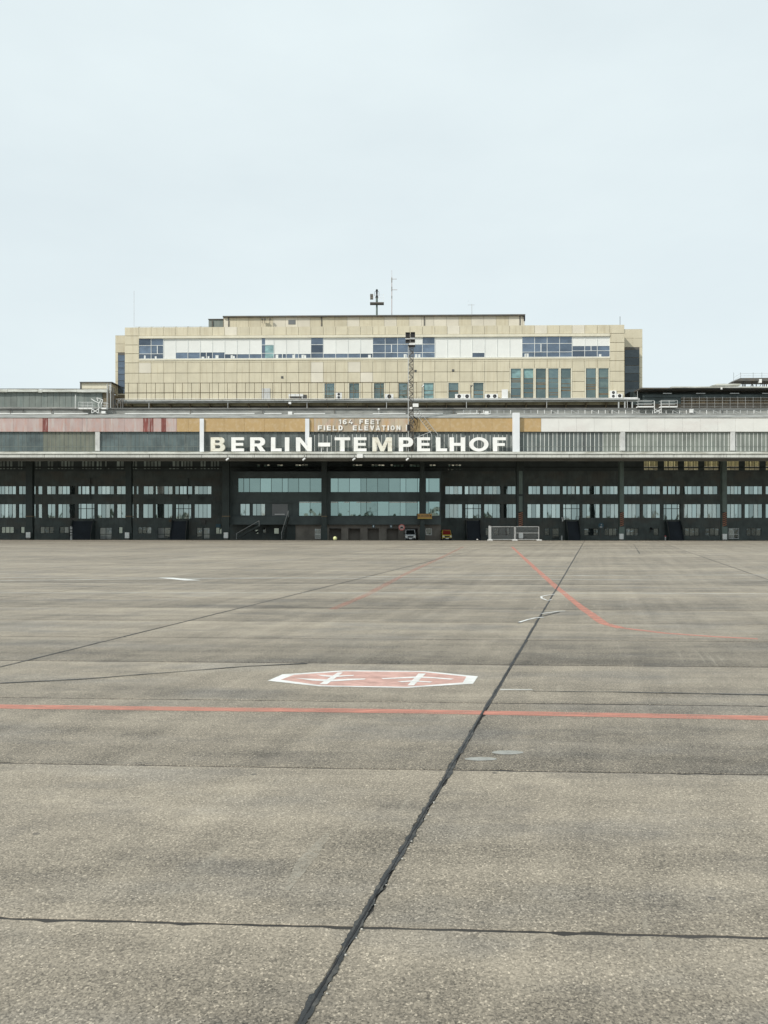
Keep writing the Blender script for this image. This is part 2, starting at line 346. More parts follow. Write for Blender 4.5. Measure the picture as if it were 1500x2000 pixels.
M['mulL'] = weathered('mullion_dark', (0.13, 0.155, 0.15), 0.6, 0.2, 0.3, streak=0.5, streakcol=(0.34,0.35,0.33), sscale=(2,2,0.5))
M['mulR'] = weathered('mullion_white', (0.66, 0.67, 0.64), 0.6, 0.1)
M['tan'] = weathered('tan_board', (0.46, 0.32, 0.155), 0.7, 0.04, 0.03, blotch=((0.60,0.50,0.36), (1.6,1,1.4), 0.28), streak=0.3, streakcol=(0.40,0.28,0.15), sscale=(1.0,1,0.3), bumpamt=0.03)
M['tanworn'] = weathered('worn_board', (0.47, 0.40, 0.30), 0.75, 0.10, 0.2, streak=0.75, streakcol=(0.50,0.315,0.14), sscale=(1.6,1.6,0.3), blotch=((0.52,0.37,0.30), (0.9,1,0.9), 0.6))
M['pinkb'] = weathered('faded_pink_board', (0.46, 0.355, 0.335), 0.75, 0.08, 0.06, streak=0.85, streakcol=(0.52,0.50,0.475), sscale=(1.7,1.7,0.16), blotch=((0.48,0.25,0.19), (1.5,1,0.7), 0.45))
M['redb'] = weathered('flaking_red_board', (0.22, 0.07, 0.06), 0.8, 0.2, 0.15, streak=0.9, streakcol=(0.46,0.33,0.31), sscale=(4,4,0.5))
M['whiteb'] = weathered('white_board', (0.72, 0.715, 0.68), 0.65, 0.05, 0.03, blotch=((0.66,0.63,0.60), (0.12,1,0.3), 0.7))
M['ribL'] = weathered('clerestory_green', (0.36, 0.43, 0.41), 0.5, 0.3, 0.35)
M['ribR'] = translucent('clerestory_cream', (0.97, 0.93, 0.74), 1.0)
M['ribC'] = translucent('clerestory_shard', (0.30, 0.38, 0.37), 0.85)
M['corr'] = weathered('corrugated_glass', (0.20, 0.225, 0.205), 0.5, 0.15, 0.14, streak=0.6, streakcol=(0.11,0.15,0.145), sscale=(1.5,1.5,0.3))
M['brown'] = weathered('brown_louvre', (0.10, 0.078, 0.05), 0.8, 0.25, 0.3, streak=0.5, streakcol=(0.17,0.14,0.09), sscale=(3,3,0.3))
M['olive'] = weathered('olive_plinth', (0.40, 0.36, 0.24), 0.8, 0.15, 0.2, streak=0.6, streakcol=(0.08,0.07,0.05), sscale=(1,1,1))
M['darkwall'] = weathered('dark_plinth', (0.07, 0.062, 0.05), 0.85, 0.2)
M['yellow'] = weathered('yellow_enamel', (0.62, 0.50, 0.09), 0.45, 0.08)
M['palegreen'] = weathered('pale_lime_lamp', (0.72, 0.74, 0.38), 0.4, 0.05)
M['orange'] = weathered('orange_stripe', (0.50, 0.22, 0.12), 0.6, 0.2)
M['ambersign'] = weathered('amber_sign', (0.42, 0.24, 0.07), 0.5, 0.12)
M['redsign'] = weathered('red_sign', (0.55, 0.13, 0.12), 0.5, 0.1)
M['bluesign'] = weathered('blue_sign', (0.05, 0.12, 0.16), 0.5, 0.1)
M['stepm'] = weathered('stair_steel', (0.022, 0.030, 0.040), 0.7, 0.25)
M['silver'] = weathered('silver_paint', (0.48, 0.50, 0.51), 0.3, 0.05, bumpamt=0, spec=0.6)
M['redcar'] = weathered('dark_red_paint', (0.24, 0.03, 0.025), 0.3, 0.08, bumpamt=0)
M['lampglass'] = weathered('lamp_glass', (0.62, 0.62, 0.58), 0.15, 0.05, bumpamt=0)
M['carglass'] = glassy('vehicle_glass', (0.01, 0.012, 0.013), (0.8, 0.9, 0.9), 0.06)
M['shutter'] = weathered('roller_shutter', (0.17, 0.18, 0.185), 0.5, 0.1)

# ================================================================ GROUND
def uv2xy(u, v):
    y = (v - SV * u) / (1 + SV * SH); return (u + SH * y, y)
VJ = [2.55, 6.41, 10.50, 14.38, 18.2, 22.0, 25.65, 29.45, 33.25, 37.05, 40.85, 44.6]
VJ = [-1.3] + VJ
UJ = [U0 + DU * k for k in range(-4, 4)]
CREST, FOOT = 129.6, 144.0
g = MB()
ul = [-2500, UJ[0], UJ[-1], 2500]; vl = [-2500, VJ[0], VJ[-1], 90, CREST, FOOT, 3000]
zl = [0, 0, 0, 0, 0, -0.46, -0.46]
for i in range(3):
    for j in range(6):
        if i == 1 and j == 1: continue
        q = []
        for (a, b) in ((i, j), (i+1, j), (i+1, j+1), (i, j+1)):
            x, y = uv2xy(ul[a], vl[b]); q.append((x, y, zl[b]))
        g.quad(*q)
apron = tag(obj('apron', g, M['apron'], origin=(0, 0, 0)), 'wide grey concrete apron running up to the terminal', None, kind='structure')
# pit under the slabs: what shows at the bottom of the joints
c = [uv2xy(UJ[0], VJ[0]), uv2xy(UJ[-1], VJ[0]), uv2xy(UJ[-1], VJ[-1]), uv2xy(UJ[0], VJ[-1])]
p = MB().quad(*[(x, y, -0.008) for x, y in c])
obj('joint_bed', p, M['jointfill'], apron)
rs = random.Random(5)
TONES = {}
for j in range(len(VJ) - 1):
    rowt = [1.0, 0.99, 1.08, 0.88, 1.03, 0.80, 1.06, 1.02, 0.86, 1.14, 1.04, 0.84][j % 12]
    for i in range(len(UJ) - 1):
        # skip slabs that lie wholly outside the view
        vis = False
        for uu in (UJ[i], UJ[i+1]):
            for vv in (VJ[j], VJ[j+1]):
                x, y = uv2xy(uu, vv)
                if y > 0 and abs(x) < 0.53 * y + 2.5: vis = True
        xm, ym = uv2xy((UJ[i]+UJ[i+1])/2, (VJ[j]+VJ[j+1])/2)
        if not vis and abs(xm) > 0.53 * max(ym, 0) + 3 and j > 1:
            if abs(xm) > 40: continue
        gu = 0.02 + 0.012 * rs.random(); gv = (0.016 if j < 4 else 0.032) + 0.012 * rs.random()
        u0, u1, v0, v1 = UJ[i] + gu, UJ[i+1] - gu, VJ[j] + gv, VJ[j+1] - gv
        nu, nv = (90, 30) if j < 4 and i in (2, 3, 4) else (12, 4)
        am = 0.007 if nu > 20 else 0.006
        ring = []
        for k in range(nu): ring.append((u0 + (u1-u0)*k/nu, v0 + rs.uniform(-am, am)))
        for k in range(nv): ring.append((u1 + rs.uniform(-am, am), v0 + (v1-v0)*k/nv))
        for k in range(nu): ring.append((u1 - (u1-u0)*k/nu, v1 + rs.uniform(-am, am)))
        for k in range(nv): ring.append((u0 + rs.uniform(-am, am), v1 - (v1-v0)*k/nv))
        um, vm = (u0+u1)/2, (v0+v1)/2
        for k in range(len(ring)):
            if rs.random() < 0.10:
                a, b = ring[k]; d_ = rs.uniform(0.012, 0.035)
                if k < nu: b += d_
                elif k < nu + nv: a -= d_
                elif k < 2*nu + nv: b -= d_
                else: a += d_
                ring[k] = (a, b)
        n = len(ring); vs = []
        for (a, b) in ring:
            x, y = uv2xy(a + (0.008 if a < um else -0.008), b + (0.008 if b < vm else -0.008)); vs.append((x, y, 0.0))
        for (a, b) in ring:
            x, y = uv2xy(a, b); vs.append((x, y, -0.006))
        for (a, b) in ring:
            x, y = uv2xy(a, b); vs.append((x, y, -0.04))
        fs = [tuple(range(n))]
        for k in range(n):
            k2 = (k + 1) % n
            fs.append((k2, k, n + k, n + k2)); fs.append((n + k2, n + k, 2*n + k, 2*n + k2))
        o = obj('concrete_slab', MB().add(vs, fs), M['slab'], apron)
        t = rowt + rs.uniform(-0.08, 0.08); TONES[(i, j)] = t
        o.color = (t, t, t, 1)

def ribbon(pts, wid, z, jag=0.0, seg=0.25, seed=1, taper=False):
    """strip along ground points with uneven edges"""
    r = random.Random(seed); mb = MB(); L = []; wob = 0.0
    P = [Vector((p[0], p[1], 0)) for p in pts]
    for a, b in zip(P[:-1], P[1:]):
        n = max(1, int((b - a).length / max(seg, 0.012 * a.y if a.y > 0 else seg)))
        for k in range(n): L.append(a.lerp(b, k / n))
    L.append(P[-1])
    ea = eb = 0.0
    for k, q in enumerate(L):
        d = (L[min(k+1, len(L)-1)] - L[max(k-1, 0)]).normalized(); nn = Vector((-d.y, d.x, 0))
        ww = wid
        if taper: ww = wid * (0.25 + 0.75 * math.sin(math.pi * min(1, max(0, k / max(1, len(L)-1)))))
        ea = (0.8 if r.random() < .9 else 0.0) * ea + r.uniform(-jag, jag) * .8; eb = (0.8 if r.random() < .9 else 0.0) * eb + r.uniform(-jag, jag) * .8; wob = 0.93 * wob + r.uniform(-jag, jag) * 0.16
        mb.v.append(tuple(q + nn * (ww/2 + ea + wob) + Vector((0, 0, z)))); mb.v.append(tuple(q - nn * (ww/2 + eb - wob) + Vector((0, 0, z))))
    for k in range(len(L) - 1): mb.f.append((2*k, 2*k+1, 2*k+3, 2*k+2))
    return mb
def gl(*pp): return [G(a, b) for a, b in pp]
ML = 'marking'
# tar-sealed joints
mj = [uv2xy(U0, v) for v in (0.5, 12, 30, 60, 110)]
tag(obj('tar_joint', ribbon(mj, 0.064, 0.008, 0.0135, 0.028, 3), M['tar']), 'wide black tar seam running diagonally up the whole apron', 'tar seam')
tag(obj('joint_gap', ribbon(mj[:3], 0.012, 0.0115, 0.005, 0.03, 9), M['black']), 'thin black open crack inside the near part of the tar seam', 'crack')
mj2 = [uv2xy(U0 - DU, v) for v in (9, 20, 40, 75)]
tag(obj('tar_joint', ribbon(mj2, 0.055, 0.008, 0.012, 0.08, 4), M['tar']), 'thin dark seam rising from the left edge of the apron', 'tar seam')
mj3 = [uv2xy(U0 + DU, v) for v in (24, 42, 75)]
tag(obj('tar_joint', ribbon(mj3, 0.05, 0.008, 0.012, 0.1, 5), M['tar']), 'thin dark seam near the right edge of the far apron', 'tar seam')
tag(obj('tar_crack', ribbon(gl((-500,1360),(-40,1337),(160,1327),(330,1314),(480,1302),(600,1296.5)), 0.055, 0.012, 0.012, 0.1, 6), M['tar']), 'dark sealed crack slanting left of the painted sign', 'crack')
tag(obj('tar_crack', ribbon(gl((1040,1350.5),(1200,1352),(1360,1355),(1540,1358.5),(2200,1372)), 0.05, 0.012, 0.014, 0.1, 7), M['tar']), 'dark sealed crack right of the main tar seam', 'crack')
tag(obj('tar_crack', ribbon(gl((1237,1062),(1250,1082)), 0.07, 0.012, 0.02, 0.3, 7), M['tar']), 'short dark crack far off on the right near the building', 'crack')
# lines
tag(obj('red_line', ribbon(gl((-900,1371),(-60,1379.5),(300,1384),(750,1389),(1200,1397),(1560,1404),(2400,1424)), 0.29, 0.005, 0.008, 0.2, 8), M['red']), 'bright red line crossing the whole apron below the painted sign', 'line')
tag(obj('red_line', ribbon(gl((1000,1068),(1040,1105),(1088,1148),(1135,1186),(1180,1218),(1215,1227)), 0.32, 0.005, 0.02, 0.3, 10), M['red']), 'red guide line coming from the building and bending right', 'line')
tag(obj('red_line', ribbon(gl((905,1068),(860,1090),(790,1122),(720,1160),(650,1190)), 0.34, 0.005, 0.02, 0.3, 11), M['redfaint']), 'faint worn red line slanting across the far apron', 'line')
tag(obj('red_line', ribbon(gl((1214,1226.6),(1300,1237),(1400,1244),(1480,1248)), 0.24, 0.005, 0.015, 0.3, 33), M['redmid']), 'faded end of the red guide line running out to the right', 'line')
tag(obj('white_line', ribbon(gl((-600,1138),(-60,1134.6),(300,1131),(620,1127.5),(900,1125),(1540,1122.5),(2100,1120.5)), 0.2, 0.0055, 0.01, 0.5, 12), M['whiteworn']), 'thin worn white line across the far apron, nearer the building', 'line')
tag(obj('white_line', ribbon(gl((-600,1158),(-60,1158),(400,1158),(900,1158),(1540,1160),(2100,1162)), 0.13, 0.0055, 0.01, 0.5, 13), M['whiteworn']), 'thin worn white line across the far apron, farther from the building', 'line')
tag(obj('white_dash', MB().quad(*[v + Vector((0,0,0.009)) for v in gl((308,1128.5),(338,1128.5),(393,1133.8),(360,1133.8))]), M['whitep']), 'short broad white dash on the left of the far apron', 'line')
tag(obj('white_dash', ribbon(gl((977,1347.5),(1040,1347.8)), 0.11, 0.009, 0.008, 0.1, 14), M['whiteworn']), 'small white dash touching the tar seam beside the painted sign', 'line')
tag(obj('chalk_loop', ribbon(gl((1084,1161),(1068,1163),(1057,1165.5),(1058,1169),(1070,1173.5),(1077,1171.5)), 0.09, 0.014, 0.01, 0.1, 15), M['whitep']), 'small white looped mark over the tar seam', 'marking')
tag(obj('chalk_stroke', ribbon(gl((1014,1216),(1030,1211),(1045,1207.5),(1062,1206)), 0.11, 0.014, 0.01, 0.1, 16), M['whitep']), 'white chalk stroke just left of the tar seam', 'marking')
tag(obj('chalk_stroke', ribbon(gl((1058,1199),(1075,1197),(1090,1194.6),(1104,1194)), 0.09, 0.014, 0.01, 0.1, 17), M['whitep']), 'white chalk stroke just right of the tar seam', 'marking')
tag(obj('tar_scrawl', ribbon(gl((1012,1217.5),(1035,1209.5),(1060,1203.5),(1092,1196)), 0.08, 0.011, 0.01, 0.1, 18), M['tar']), 'black hooked tar streak crossing the main seam', 'marking')
for (cx, cy, rx, ry, lab) in ((991, 1469.5, 31, 4.0, 'oval pale mortar patch right of the seam, the farther of two'), (939, 1482, 32, 3.6, 'oval pale mortar patch beside the seam, the nearer of two')):
    mb = MB(); ring = [G(cx + rx*math.cos(t)*random.uniform(.94,1.05), cy + ry*math.sin(t)*random.uniform(.94,1.05), 0.006) for t in [2*math.pi*k/28 for k in range(28)]]
    mb.add(ring, [tuple(range(28))]); tag(obj('mortar_patch', mb, M['patch']), lab, 'patch', 'mortar patches in the concrete')
tag(obj('scuff_mark', ribbon(gl((560,1740),(585,1700),(615,1660),(638,1628)), 0.15, 0.006, 0.012, 0.05, 21, True), M['scuff']), 'pale scuff left of the seam on the near slab', 'scuff')
tag(obj('scuff_mark', ribbon(gl((752,1241),(780,1230),(800,1224)), 0.16, 0.006, 0.008, 0.2, 22, True), M['scuff']), 'pale scuff behind the painted sign', 'scuff')
# pebbles lying along the near tar seam
for k in range(22):
    v = rs.uniform(3.6, 9.5); x, y = uv2xy(U0 + 0.045 + rs.uniform(0.0, 0.03), v); r = rs.uniform(0.006, 0.014) * (1.15 if v < 5 else 0.8)
    mb = MB().sphere((x, y, 0.012 + r*0.4), r, 7, 5, 0.7)
    mb.v = [(a[0] + rs.uniform(-.2,.2)*r, a[1] + rs.uniform(-.2,.2)*r, a[2]) for a in mb.v]
    tag(obj('pebble', mb, M['stone'], smooth=True), 'pale pebble lying along the edge of the black tar seam', 'pebble', 'pebbles beside the tar seam')

# painted octagonal ground sign
sg = thing('painted_ground_sign', tuple(G(728, 1327)), 'red octagon with white border and two white aeroplanes painted on the apron', 'ground sign')
OUT = [(523,1330),(552,1317.4),(671.8,1309.8),(828,1311),(933.4,1321.4),(924,1335.8),(796,1343.8),(624,1341)]
INN = [(535,1328.9),(564,1318.4),(674,1311.6),(824,1312.7),(912,1322.3),(905,1334.6),(793,1341.9),(630,1339.3)]
INR = [(548,1328.0),(574,1318.6),(674,1311.6),(824,1312.7),(911,1322.0),(904,1333.4),(793,1341.9),(630,1339.3)]
zb = 0.006
mb = MB(); n = 8
vo = [G(*p, ) + Vector((0,0,zb)) for p in OUT]; vi = [G(*p) + Vector((0,0,zb)) for p in INR]
mb.add(vo + vi, [(k, (k+1)%n, n+(k+1)%n, n+k) for k in range(n)])
obj('border', mb, M['whitep'], sg)
obj('red_field', MB().add([G(*p) + Vector((0,0,zb)) for p in INR], [tuple(range(8))]), M['pink'], sg)
def zs(p, s=1500/460.0): return (500 + p[0]/s, 1280 + p[1]/s)
def gpoly(pts, z): return [G(*zs(p)) + Vector((0,0,z)) for p in pts]
def plane_sym(polys):
    mb = MB()
    for k, pl in enumerate(polys): mb.add(gpoly(pl, zb + 0.004 + 0.002*k), [tuple(range(len(pl)))])
    return obj('aeroplane_symbol', mb, M['whitep'], sg)
plane_sym([[(520,112),(553,112),(452,187),(402,187)], [(243,147),(330,151),(480,158),(600,152),(700,151),(690,157),(600,162),(470,170),(360,164)], [(383,126),(500,134),(625,129),(620,134),(500,142),(430,138)]])
plane_sym([[(1035,118),(1082,118),(1005,194),(965,194)], [(797,149),(900,144),(1040,137),(1150,144),(1262,153),(1240,158),(1140,150),(1040,146),(930,150),(810,154)], [(898,170),(1000,163),(1125,172),(1110,177),(1000,171),(930,175)]])

# ================================================================ REAR WALL UNDER THE CANOPY
YW = 148.0
def wall_with_holes(name, px0, px1, py0, py1, Y, holes, mat, parent, depth=0.3, zbot=None):
    """front sheet with rectangular openings and their reveals, plus a back sheet"""
    xs = sorted({X(px0,Y), X(px1,Y)} | {X(h[0],Y) for h in holes} | {X(h[1],Y) for h in holes})
    z0 = Z(py1, Y) if zbot is None else zbot
    zz = sorted({z0, Z(py0,Y)} | {max(z0, Z(h[3],Y)) for h in holes} | {Z(h[2],Y) for h in holes})
    H = [(X(h[0],Y), X(h[1],Y), max(z0, Z(h[3],Y)), Z(h[2],Y)) for h in holes]
    mb = MB()
    for j in range(len(zz)-1):
        zc = (zz[j]+zz[j+1])/2; run = None
        for i in range(len(xs)-1):
            xc = (xs[i]+xs[i+1])/2
            inside = any(a < xc < b and c < zc < d for a, b, c, d in H)
            if not inside:
                if run is None: run = xs[i]
                end = xs[i+1]
            if (inside or i == len(xs)-2) and run is not None:
                mb.quad((run,Y,zz[j]),(end,Y,zz[j]),(end,Y,zz[j+1]),(run,Y,zz[j+1])); run = None
    for a, b, c, d in H:
        mb.quad((a,Y,c),(a,Y+depth,c),(a,Y+depth,d),(a,Y,d)); mb.quad((b,Y,c),(b,Y,d),(b,Y+depth,d),(b,Y+depth,c))
        mb.quad((a,Y,d),(a,Y+depth,d),(b,Y+depth,d),(b,Y,d)); mb.quad((a,Y,c),(b,Y,c),(b,Y+depth,c),(a,Y+depth,c))
    mb.box(xs[0], xs[-1], Y+depth, Y+depth+0.2, zz[0], zz[-1])
    return obj(name, mb, mat, parent)
rp = random.Random(3)
def window(px0, px1, py0, py1, Y, n, parent, pane='pane', frame='frame', depth=0.14, fw=0.05, splits=None, hbar=None, name='window', tilt=0.004, dark=()):
    x0, x1, z0, z1 = X(px0,Y), X(px1,Y), Z(py1,Y), Z(py0,Y)
    y0 = Y + depth
    if splits is None: splits = [x0 + (x1-x0)*k/n for k in range(n+1)]
    else: splits = [X(s, Y) for s in splits]
    mb = MB(); f = fw
    mb.box(x0, x1, y0-0.06, y0+0.05, z0, z0+f); mb.box(x0, x1, y0-0.06, y0+0.05, z1-f, z1)
    for k, s in enumerate(splits):
        a, b = (s, s+f) if k == 0 else ((s-f, s) if k == len(splits)-1 else (s-f/2, s+f/2))
        mb.box(a, b, y0-0.063, y0+0.047, z0+f, z1-f)
    hs = [z0+f, z1-f]
    if hbar:
        for hb in hbar:
            zh = Z(hb, Y); mb.box(x0+f, x1-f, y0-0.057, y0+0.04, zh-f/2, zh+f/2)
    fo = obj(name, mb, M[frame], parent)
    for k in range(len(splits)-1):
        a = splits[k] + (f if k == 0 else f/2); b = splits[k+1] - (f if k == len(splits)-2 else f/2)
        pm = M['dimpane'] if k in dark else M[pane]
        box('pane', a, b, y0, y0+0.012, z0+f, z1-f, pm, fo, rx=rp.uniform(-tilt, tilt), rz=rp.uniform(-tilt, tilt))
    return fo
hall = thing('terminal_hall', (0, YW, -0.46), 'long dark brick terminal wall with rows of green windows under the canopy', 'building')
UP, LO = (949.3, 965.6), (984.3, 1011.8)
upper = [(-6,31,5),(36,51,2),(62,69.5,1),(74,82.5,1),(91,108.5,2),(113,146.5,4),(152,158.5,1),(159.5,174.5,2),(177.5,184.5,1),(190.5,222.5,4),(227.5,245.5,2),(256,261.5,1),(266,270.5,1),(280,299.5,2),(303.5,337,4),(341.5,349.5,1),(350.5,364.7,2),(366.5,375.5,1),(379.5,413,4),
         (869.5,903,4),(907.5,915.5,1),(916.5,931.5,2),(932.5,940.7,1),(945.5,979,4),(983.5,1007.5,3),(1032,1055.5,3),(1060.5,1094.3,4),(1099,1107.3,1),(1108.5,1123.3,2),(1124.7,1133,1),(1138,1172,4),(1176.7,1207,4),(1218.7,1250.3,4),(1255.7,1289.7,4),(1294.8,1303.4,1),(1304.6,1319.6,2),(1321.4,1329.3,1),(1334.7,1369.3,4),(1374.7,1402,3),(1420,1448.6,4),(1454.6,1489.5,4),(1495.5,1530,4)]
lower = [(-6,31,5),(36,51,2),(62,69.5,1),(74.5,82,1),(92.5,108,2),(113,146.2,4),(190,222.7,4),(228,245.3,2),(256,260.7,1),(266,271.2,1),(279,298.7,2),(303.5,336.5,4),(379.5,412.5,4),
         (869.5,903,4),(945.5,979,4),(983.5,1010,3),(1030,1055.5,3),(1060.5,1094.3,4),(1137.5,1171.7,4),(1176.7,1208.2,4),(1218.7,1250.3,4),(1255.7,1289.7,4),(1334.7,1369.3,4),(1374.7,1407.8,4),(1420,1449.4,4),(1454.6,1489.5,4),(1495.5,1530,4)]
ground_w = [(2,27,3,1028.5,1041.5),(40,48,1,1028.5,1041.5),(78,105,3,1028.5,1042),(116,143,3,1028.5,1041.5),(231.5,239.5,1,1029,1042),(269,296,3,1029,1042.5),(421,436,2,1030,1043),
            (1064,1073.3,1,1031.5,1046),(1141,1168.5,3,1031.7,1046.3),(1181,1205,3,1031.5,1046.3),(1223,1247,3,1031.7,1046.3),(1276.5,1286.5,1,1031.7,1046.5),(1337.5,1366,3,1031,1047),(1377.5,1405,3,1031,1046.8),(1458,1487,3,1031,1047),
            (948,956,1,1030.5,1046),(965,975,1,1031,1046),(986.5,995,1,1031,1046)]
doors = [(194.5,218.5,2,1030,1054),(308,334,2,1030,1051.5),(384,395,1,1030,1049),(397,410,1,1030,1053),(1078.5,1092.5,1,1031.5,1053),(1423.3,1443.4,2,1032,1052)]
gate = [(908,940.7,984,1013),(1099.3,1133,984,1016),(1295.5,1329,984,1016),(152,185,983,1014),(342.5,374,984,1014)]
holes = [(a,b,*UP) for a,b,n in upper] + [(a,b,*LO) for a,b,n in lower] + [(a,b,c,d) for a,b,n,c,d in ground_w] + [(a,b,c,d) for a,b,n,c,d in doors] + gate
wall_with_holes('wall', -60, 1560, 920, 1060, YW, holes, M['brick'], hall, zbot=-0.6)
for a, b, n in upper: window(a, b, *UP, YW, n, hall, fw=0.055)
for a, b, n in lower: window(a, b, *LO, YW, n, hall, fw=0.055)
for k, (a, b, n, c, d) in enumerate(ground_w):
    window(a, b, c, d, YW, n, hall, pane='dimpane' if k > 6 else ('pane' if k in (0, 1, 4, 6) else 'dimpane'), fw=0.08)
for (a, b, n, c, d) in doors:
    fr = 'whiteframe' if a > 1400 else 'frame'
    window(a, b, c, d, YW, n, hall, pane='dimpane', frame=fr, fw=0.09, hbar=[1043.5], name='door')
for (a, b, c, d) in gate:      # glazed entrances at the head of each stair
    wd = b - a
    window(a, b, c, d, YW, 4, hall, splits=[a, a+wd*.17, a+wd*.5, a+wd*.83, b], hbar=[993.5], fw=0.11, name='door')
# brick boxes above the left entrances
for a, b in ((156, 176.5), (348.5, 367)):
    pbox('downpipe_box', a, b, 934, 948.5, YW-0.35, 0.34, M['brick'], hall); pbox('downpipe_box', a, b, 966.5, 975, YW-0.35, 0.34, M['brick'], hall)
# clerestory high on the wall
cl = pbox('clerestory_rail', -60, 1560, 911.5, 914, YW-0.1, 0.4, M['green'], hall)
pbox('clerestory_sill', -60, 1560, 917.8, 920.5, YW-0.05, 0.3, M['darkclad'], hall)
cuts = [-60]
def shards(x0, x1, wpx, gap, ya, yb, matn, skip=0.0):
    x = x0
    while x + wpx <= x1 + .01:
        if rp.random() > skip: pbox('clerestory_pane', x, x+wpx-gap, ya, yb, YW+0.05, 0.02, M[matn], hall)
        x += wpx
for a, b, n in ((-6,12,3),(13,33,3),(35,46,2),(63,82,3),(93,106,2),(113,146,5),(160,186,4),(189,201,2),(205,216,2),(228,244,2),(257,270,2),(281,316,5),(330,352,3),(354,378,4),(380,404,4),(406,430,4)):
    pbox('clerestory_back', a-1.7, b+1.7, 896, 920, YW+.1, .1, M['darkclad'], hall)
    w_ = (b-a)/n; shards(a, b, w_, 2.3, 898, 911, 'ribL', 0.06); shards(a, b, w_, 2.6, 914.4, 916.2, 'ribL', 0.1)
for a, b in ((1257.8,1285.5),(1297,1325.2),(1336.3,1364.4),(1375.7,1404),(1420,1444),(1455,1484),(1495.6,1523)):
    w_ = (b-a)/9
    for k in range(10): pbox('clerestory_bar', a+k*w_-(.35 if k % 3 else 1.1), a+k*w_+(0.05), 896, 920, YW+.08, .05, M['rust' if k % 3 else 'darkclad'], hall)
    for k in range(9): pbox('clerestory_pane', a+k*w_, a+(k+1)*w_-(0.55 if k % 3 < 2 else 1.1), 898.5, 911, YW+0.05, 0.02, M['ribR'], hall)
    for k in range(3): pbox('clerestory_pane', a+k*3*w_, a+(k+1)*3*w_-1.1, 914.6, 917.4, YW+0.05, 0.02, M['ribR'], hall)
SHD = ((502,507),(515.5,521),(521.7,526.5),(541.5,546.5),(547.4,552),(577,582),(583,588),(589.5,594),(595,601),(689,694),(695,700),(701.5,707),(726,731),(732.5,737.5),(739,743.5),(745,750.5),(763,767),(769,774),(776,780),(783,788),(800.5,806),(807,812.5),(814,819),(839.5,844.5),(846,850.5),(876,880),(882.5,887),(890,894),(896,900.5))
for a, b in SHD:
    pbox('clerestory_pane', a, b, 907.8+rp.uniform(0,1.6), 912.2, YW+0.05, 0.02, M['ribC'], hall)
for a, b in ((876.5,880),(883,887),(890,894),(896,900.5)): pbox('clerestory_pane', a, b, 916.8, 919, YW+0.05, 0.02, M['ribC'], hall)
# solid bays between the clerestory panes
mb = MB(); occ = sorted([(-6,33),(35,46),(63,82),(93,106),(113,146),(160,201),(205,216),(228,244),(257,270),(281,316),(330,430),(1257.8,1285.5),(1297,1325.2),(1336.3,1364.4),(1375.7,1404),(1420,1444),(1455,1484),(1495.6,1523)])
x = -60
for a, b in occ + [(1560, 1560)]:
    if a > x and not (x == 430): mb.box(X(x,YW), X(a,YW), YW, YW+0.2, Z(920,YW), Z(896,YW))
    x = b
obj('clerestory_wall', mb, M['darkclad'], hall)
mb = MB(); xs2 = [430] + [q for ab in SHD for q in ab] + [1257.8]
for k in range(0, len(xs2), 2): mb.box(X(xs2[k],YW), X(xs2[k+1],YW), YW, YW+0.2, Z(920,YW), Z(896,YW))
for a, b in SHD:
    mb.box(X(a,YW), X(b,YW), YW, YW+0.199, Z(907.7,YW), Z(896,YW)); mb.box(X(a,YW), X(b,YW), YW, YW+0.199, Z(916.7 if a > 870 else 920,YW), Z(912.3,YW))
    if a > 870: mb.box(X(a,YW), X(b,YW), YW, YW+0.199, Z(920,YW), Z(919.1,YW))
obj('clerestory_wall', mb, M['darkclad'], hall)

# central lounge block
YB = 140.0
lounge = thing('lounge_block', (X(655,YB), YB, -0.3), 'dark central lounge block with wide teal window bands above garages', 'building')
wu = [464.7,475.8,487.2,508.3,529.7,551.2,562.5,583.3,605.5,628.3]
wr = [645.3,660.3,682.5,704.5,715.8,737.5,759.5,781.7,792.8,815.5,820.3]
wq = [831.3,837.8,859.2]
hl = [(wu[0],wu[-1],933.7,961.7),(wr[0],wr[-1],933.7,961.7),(wq[0],wq[-1],933.7,961.7),(583.5,628.3,979,1008),(wr[0],wr[-1],979,1008),(wq[0],wq[-1],979,1008)]
hl2 = [(451,571.5,982,1007.8)]
gar = [(643,666.5),(680.3,703.5),(717.8,740),(755,778),(791,816)]
wall_with_holes('upper_wall', 440, 861.5, 923, 1008.6, YB, hl + hl2, M['darkclad'], lounge)
pbox('balcony_parapet', 450, 861.5, 1008.6, 1024.6, YB-0.5, 0.6, M['darkclad'], lounge)
hg = [(a,b,1032.3,1060) for a,b in gar] + [(831.5,843.5,1032,1045),(615,626,1033,1052)]
wall_with_holes('ground_wall', 575, 861, 1024.7, 1060, YB+0.6, hg, M['brickg'], lounge, depth=1.6, zbot=-0.6)
pbox('side_return', 857, 861.5, 923, 1024, YB+0.6, 7.3, M['darkclad'], lounge)
box('block_soffit', X(441,YB), X(861,YB), YB+0.35, YW-0.05, Z(1024.5,YB), Z(1024.5,YB)+0.25, M['darkclad'], lounge)
for spl, rows in ((wu, ((933.7,961.7),)), (wr, ((933.7,961.7),(979,1008))), (wq, ((933.7,961.7),(979,1008))), ([583.5,605.5,628.3], ((979,1008),))):
    for r0, r1 in rows: window(spl[0], spl[-1], r0, r1, YB, 0, lounge, pane='bigpane', frame='frame', splits=spl, fw=0.07, tilt=0.006)
box('lounge_roof', X(440,YB), X(861.5,YB), YB+0.02, YW-0.05, Z(923,YB)+.005, Z(923,YB)+0.2, M['darkclad'], lounge)
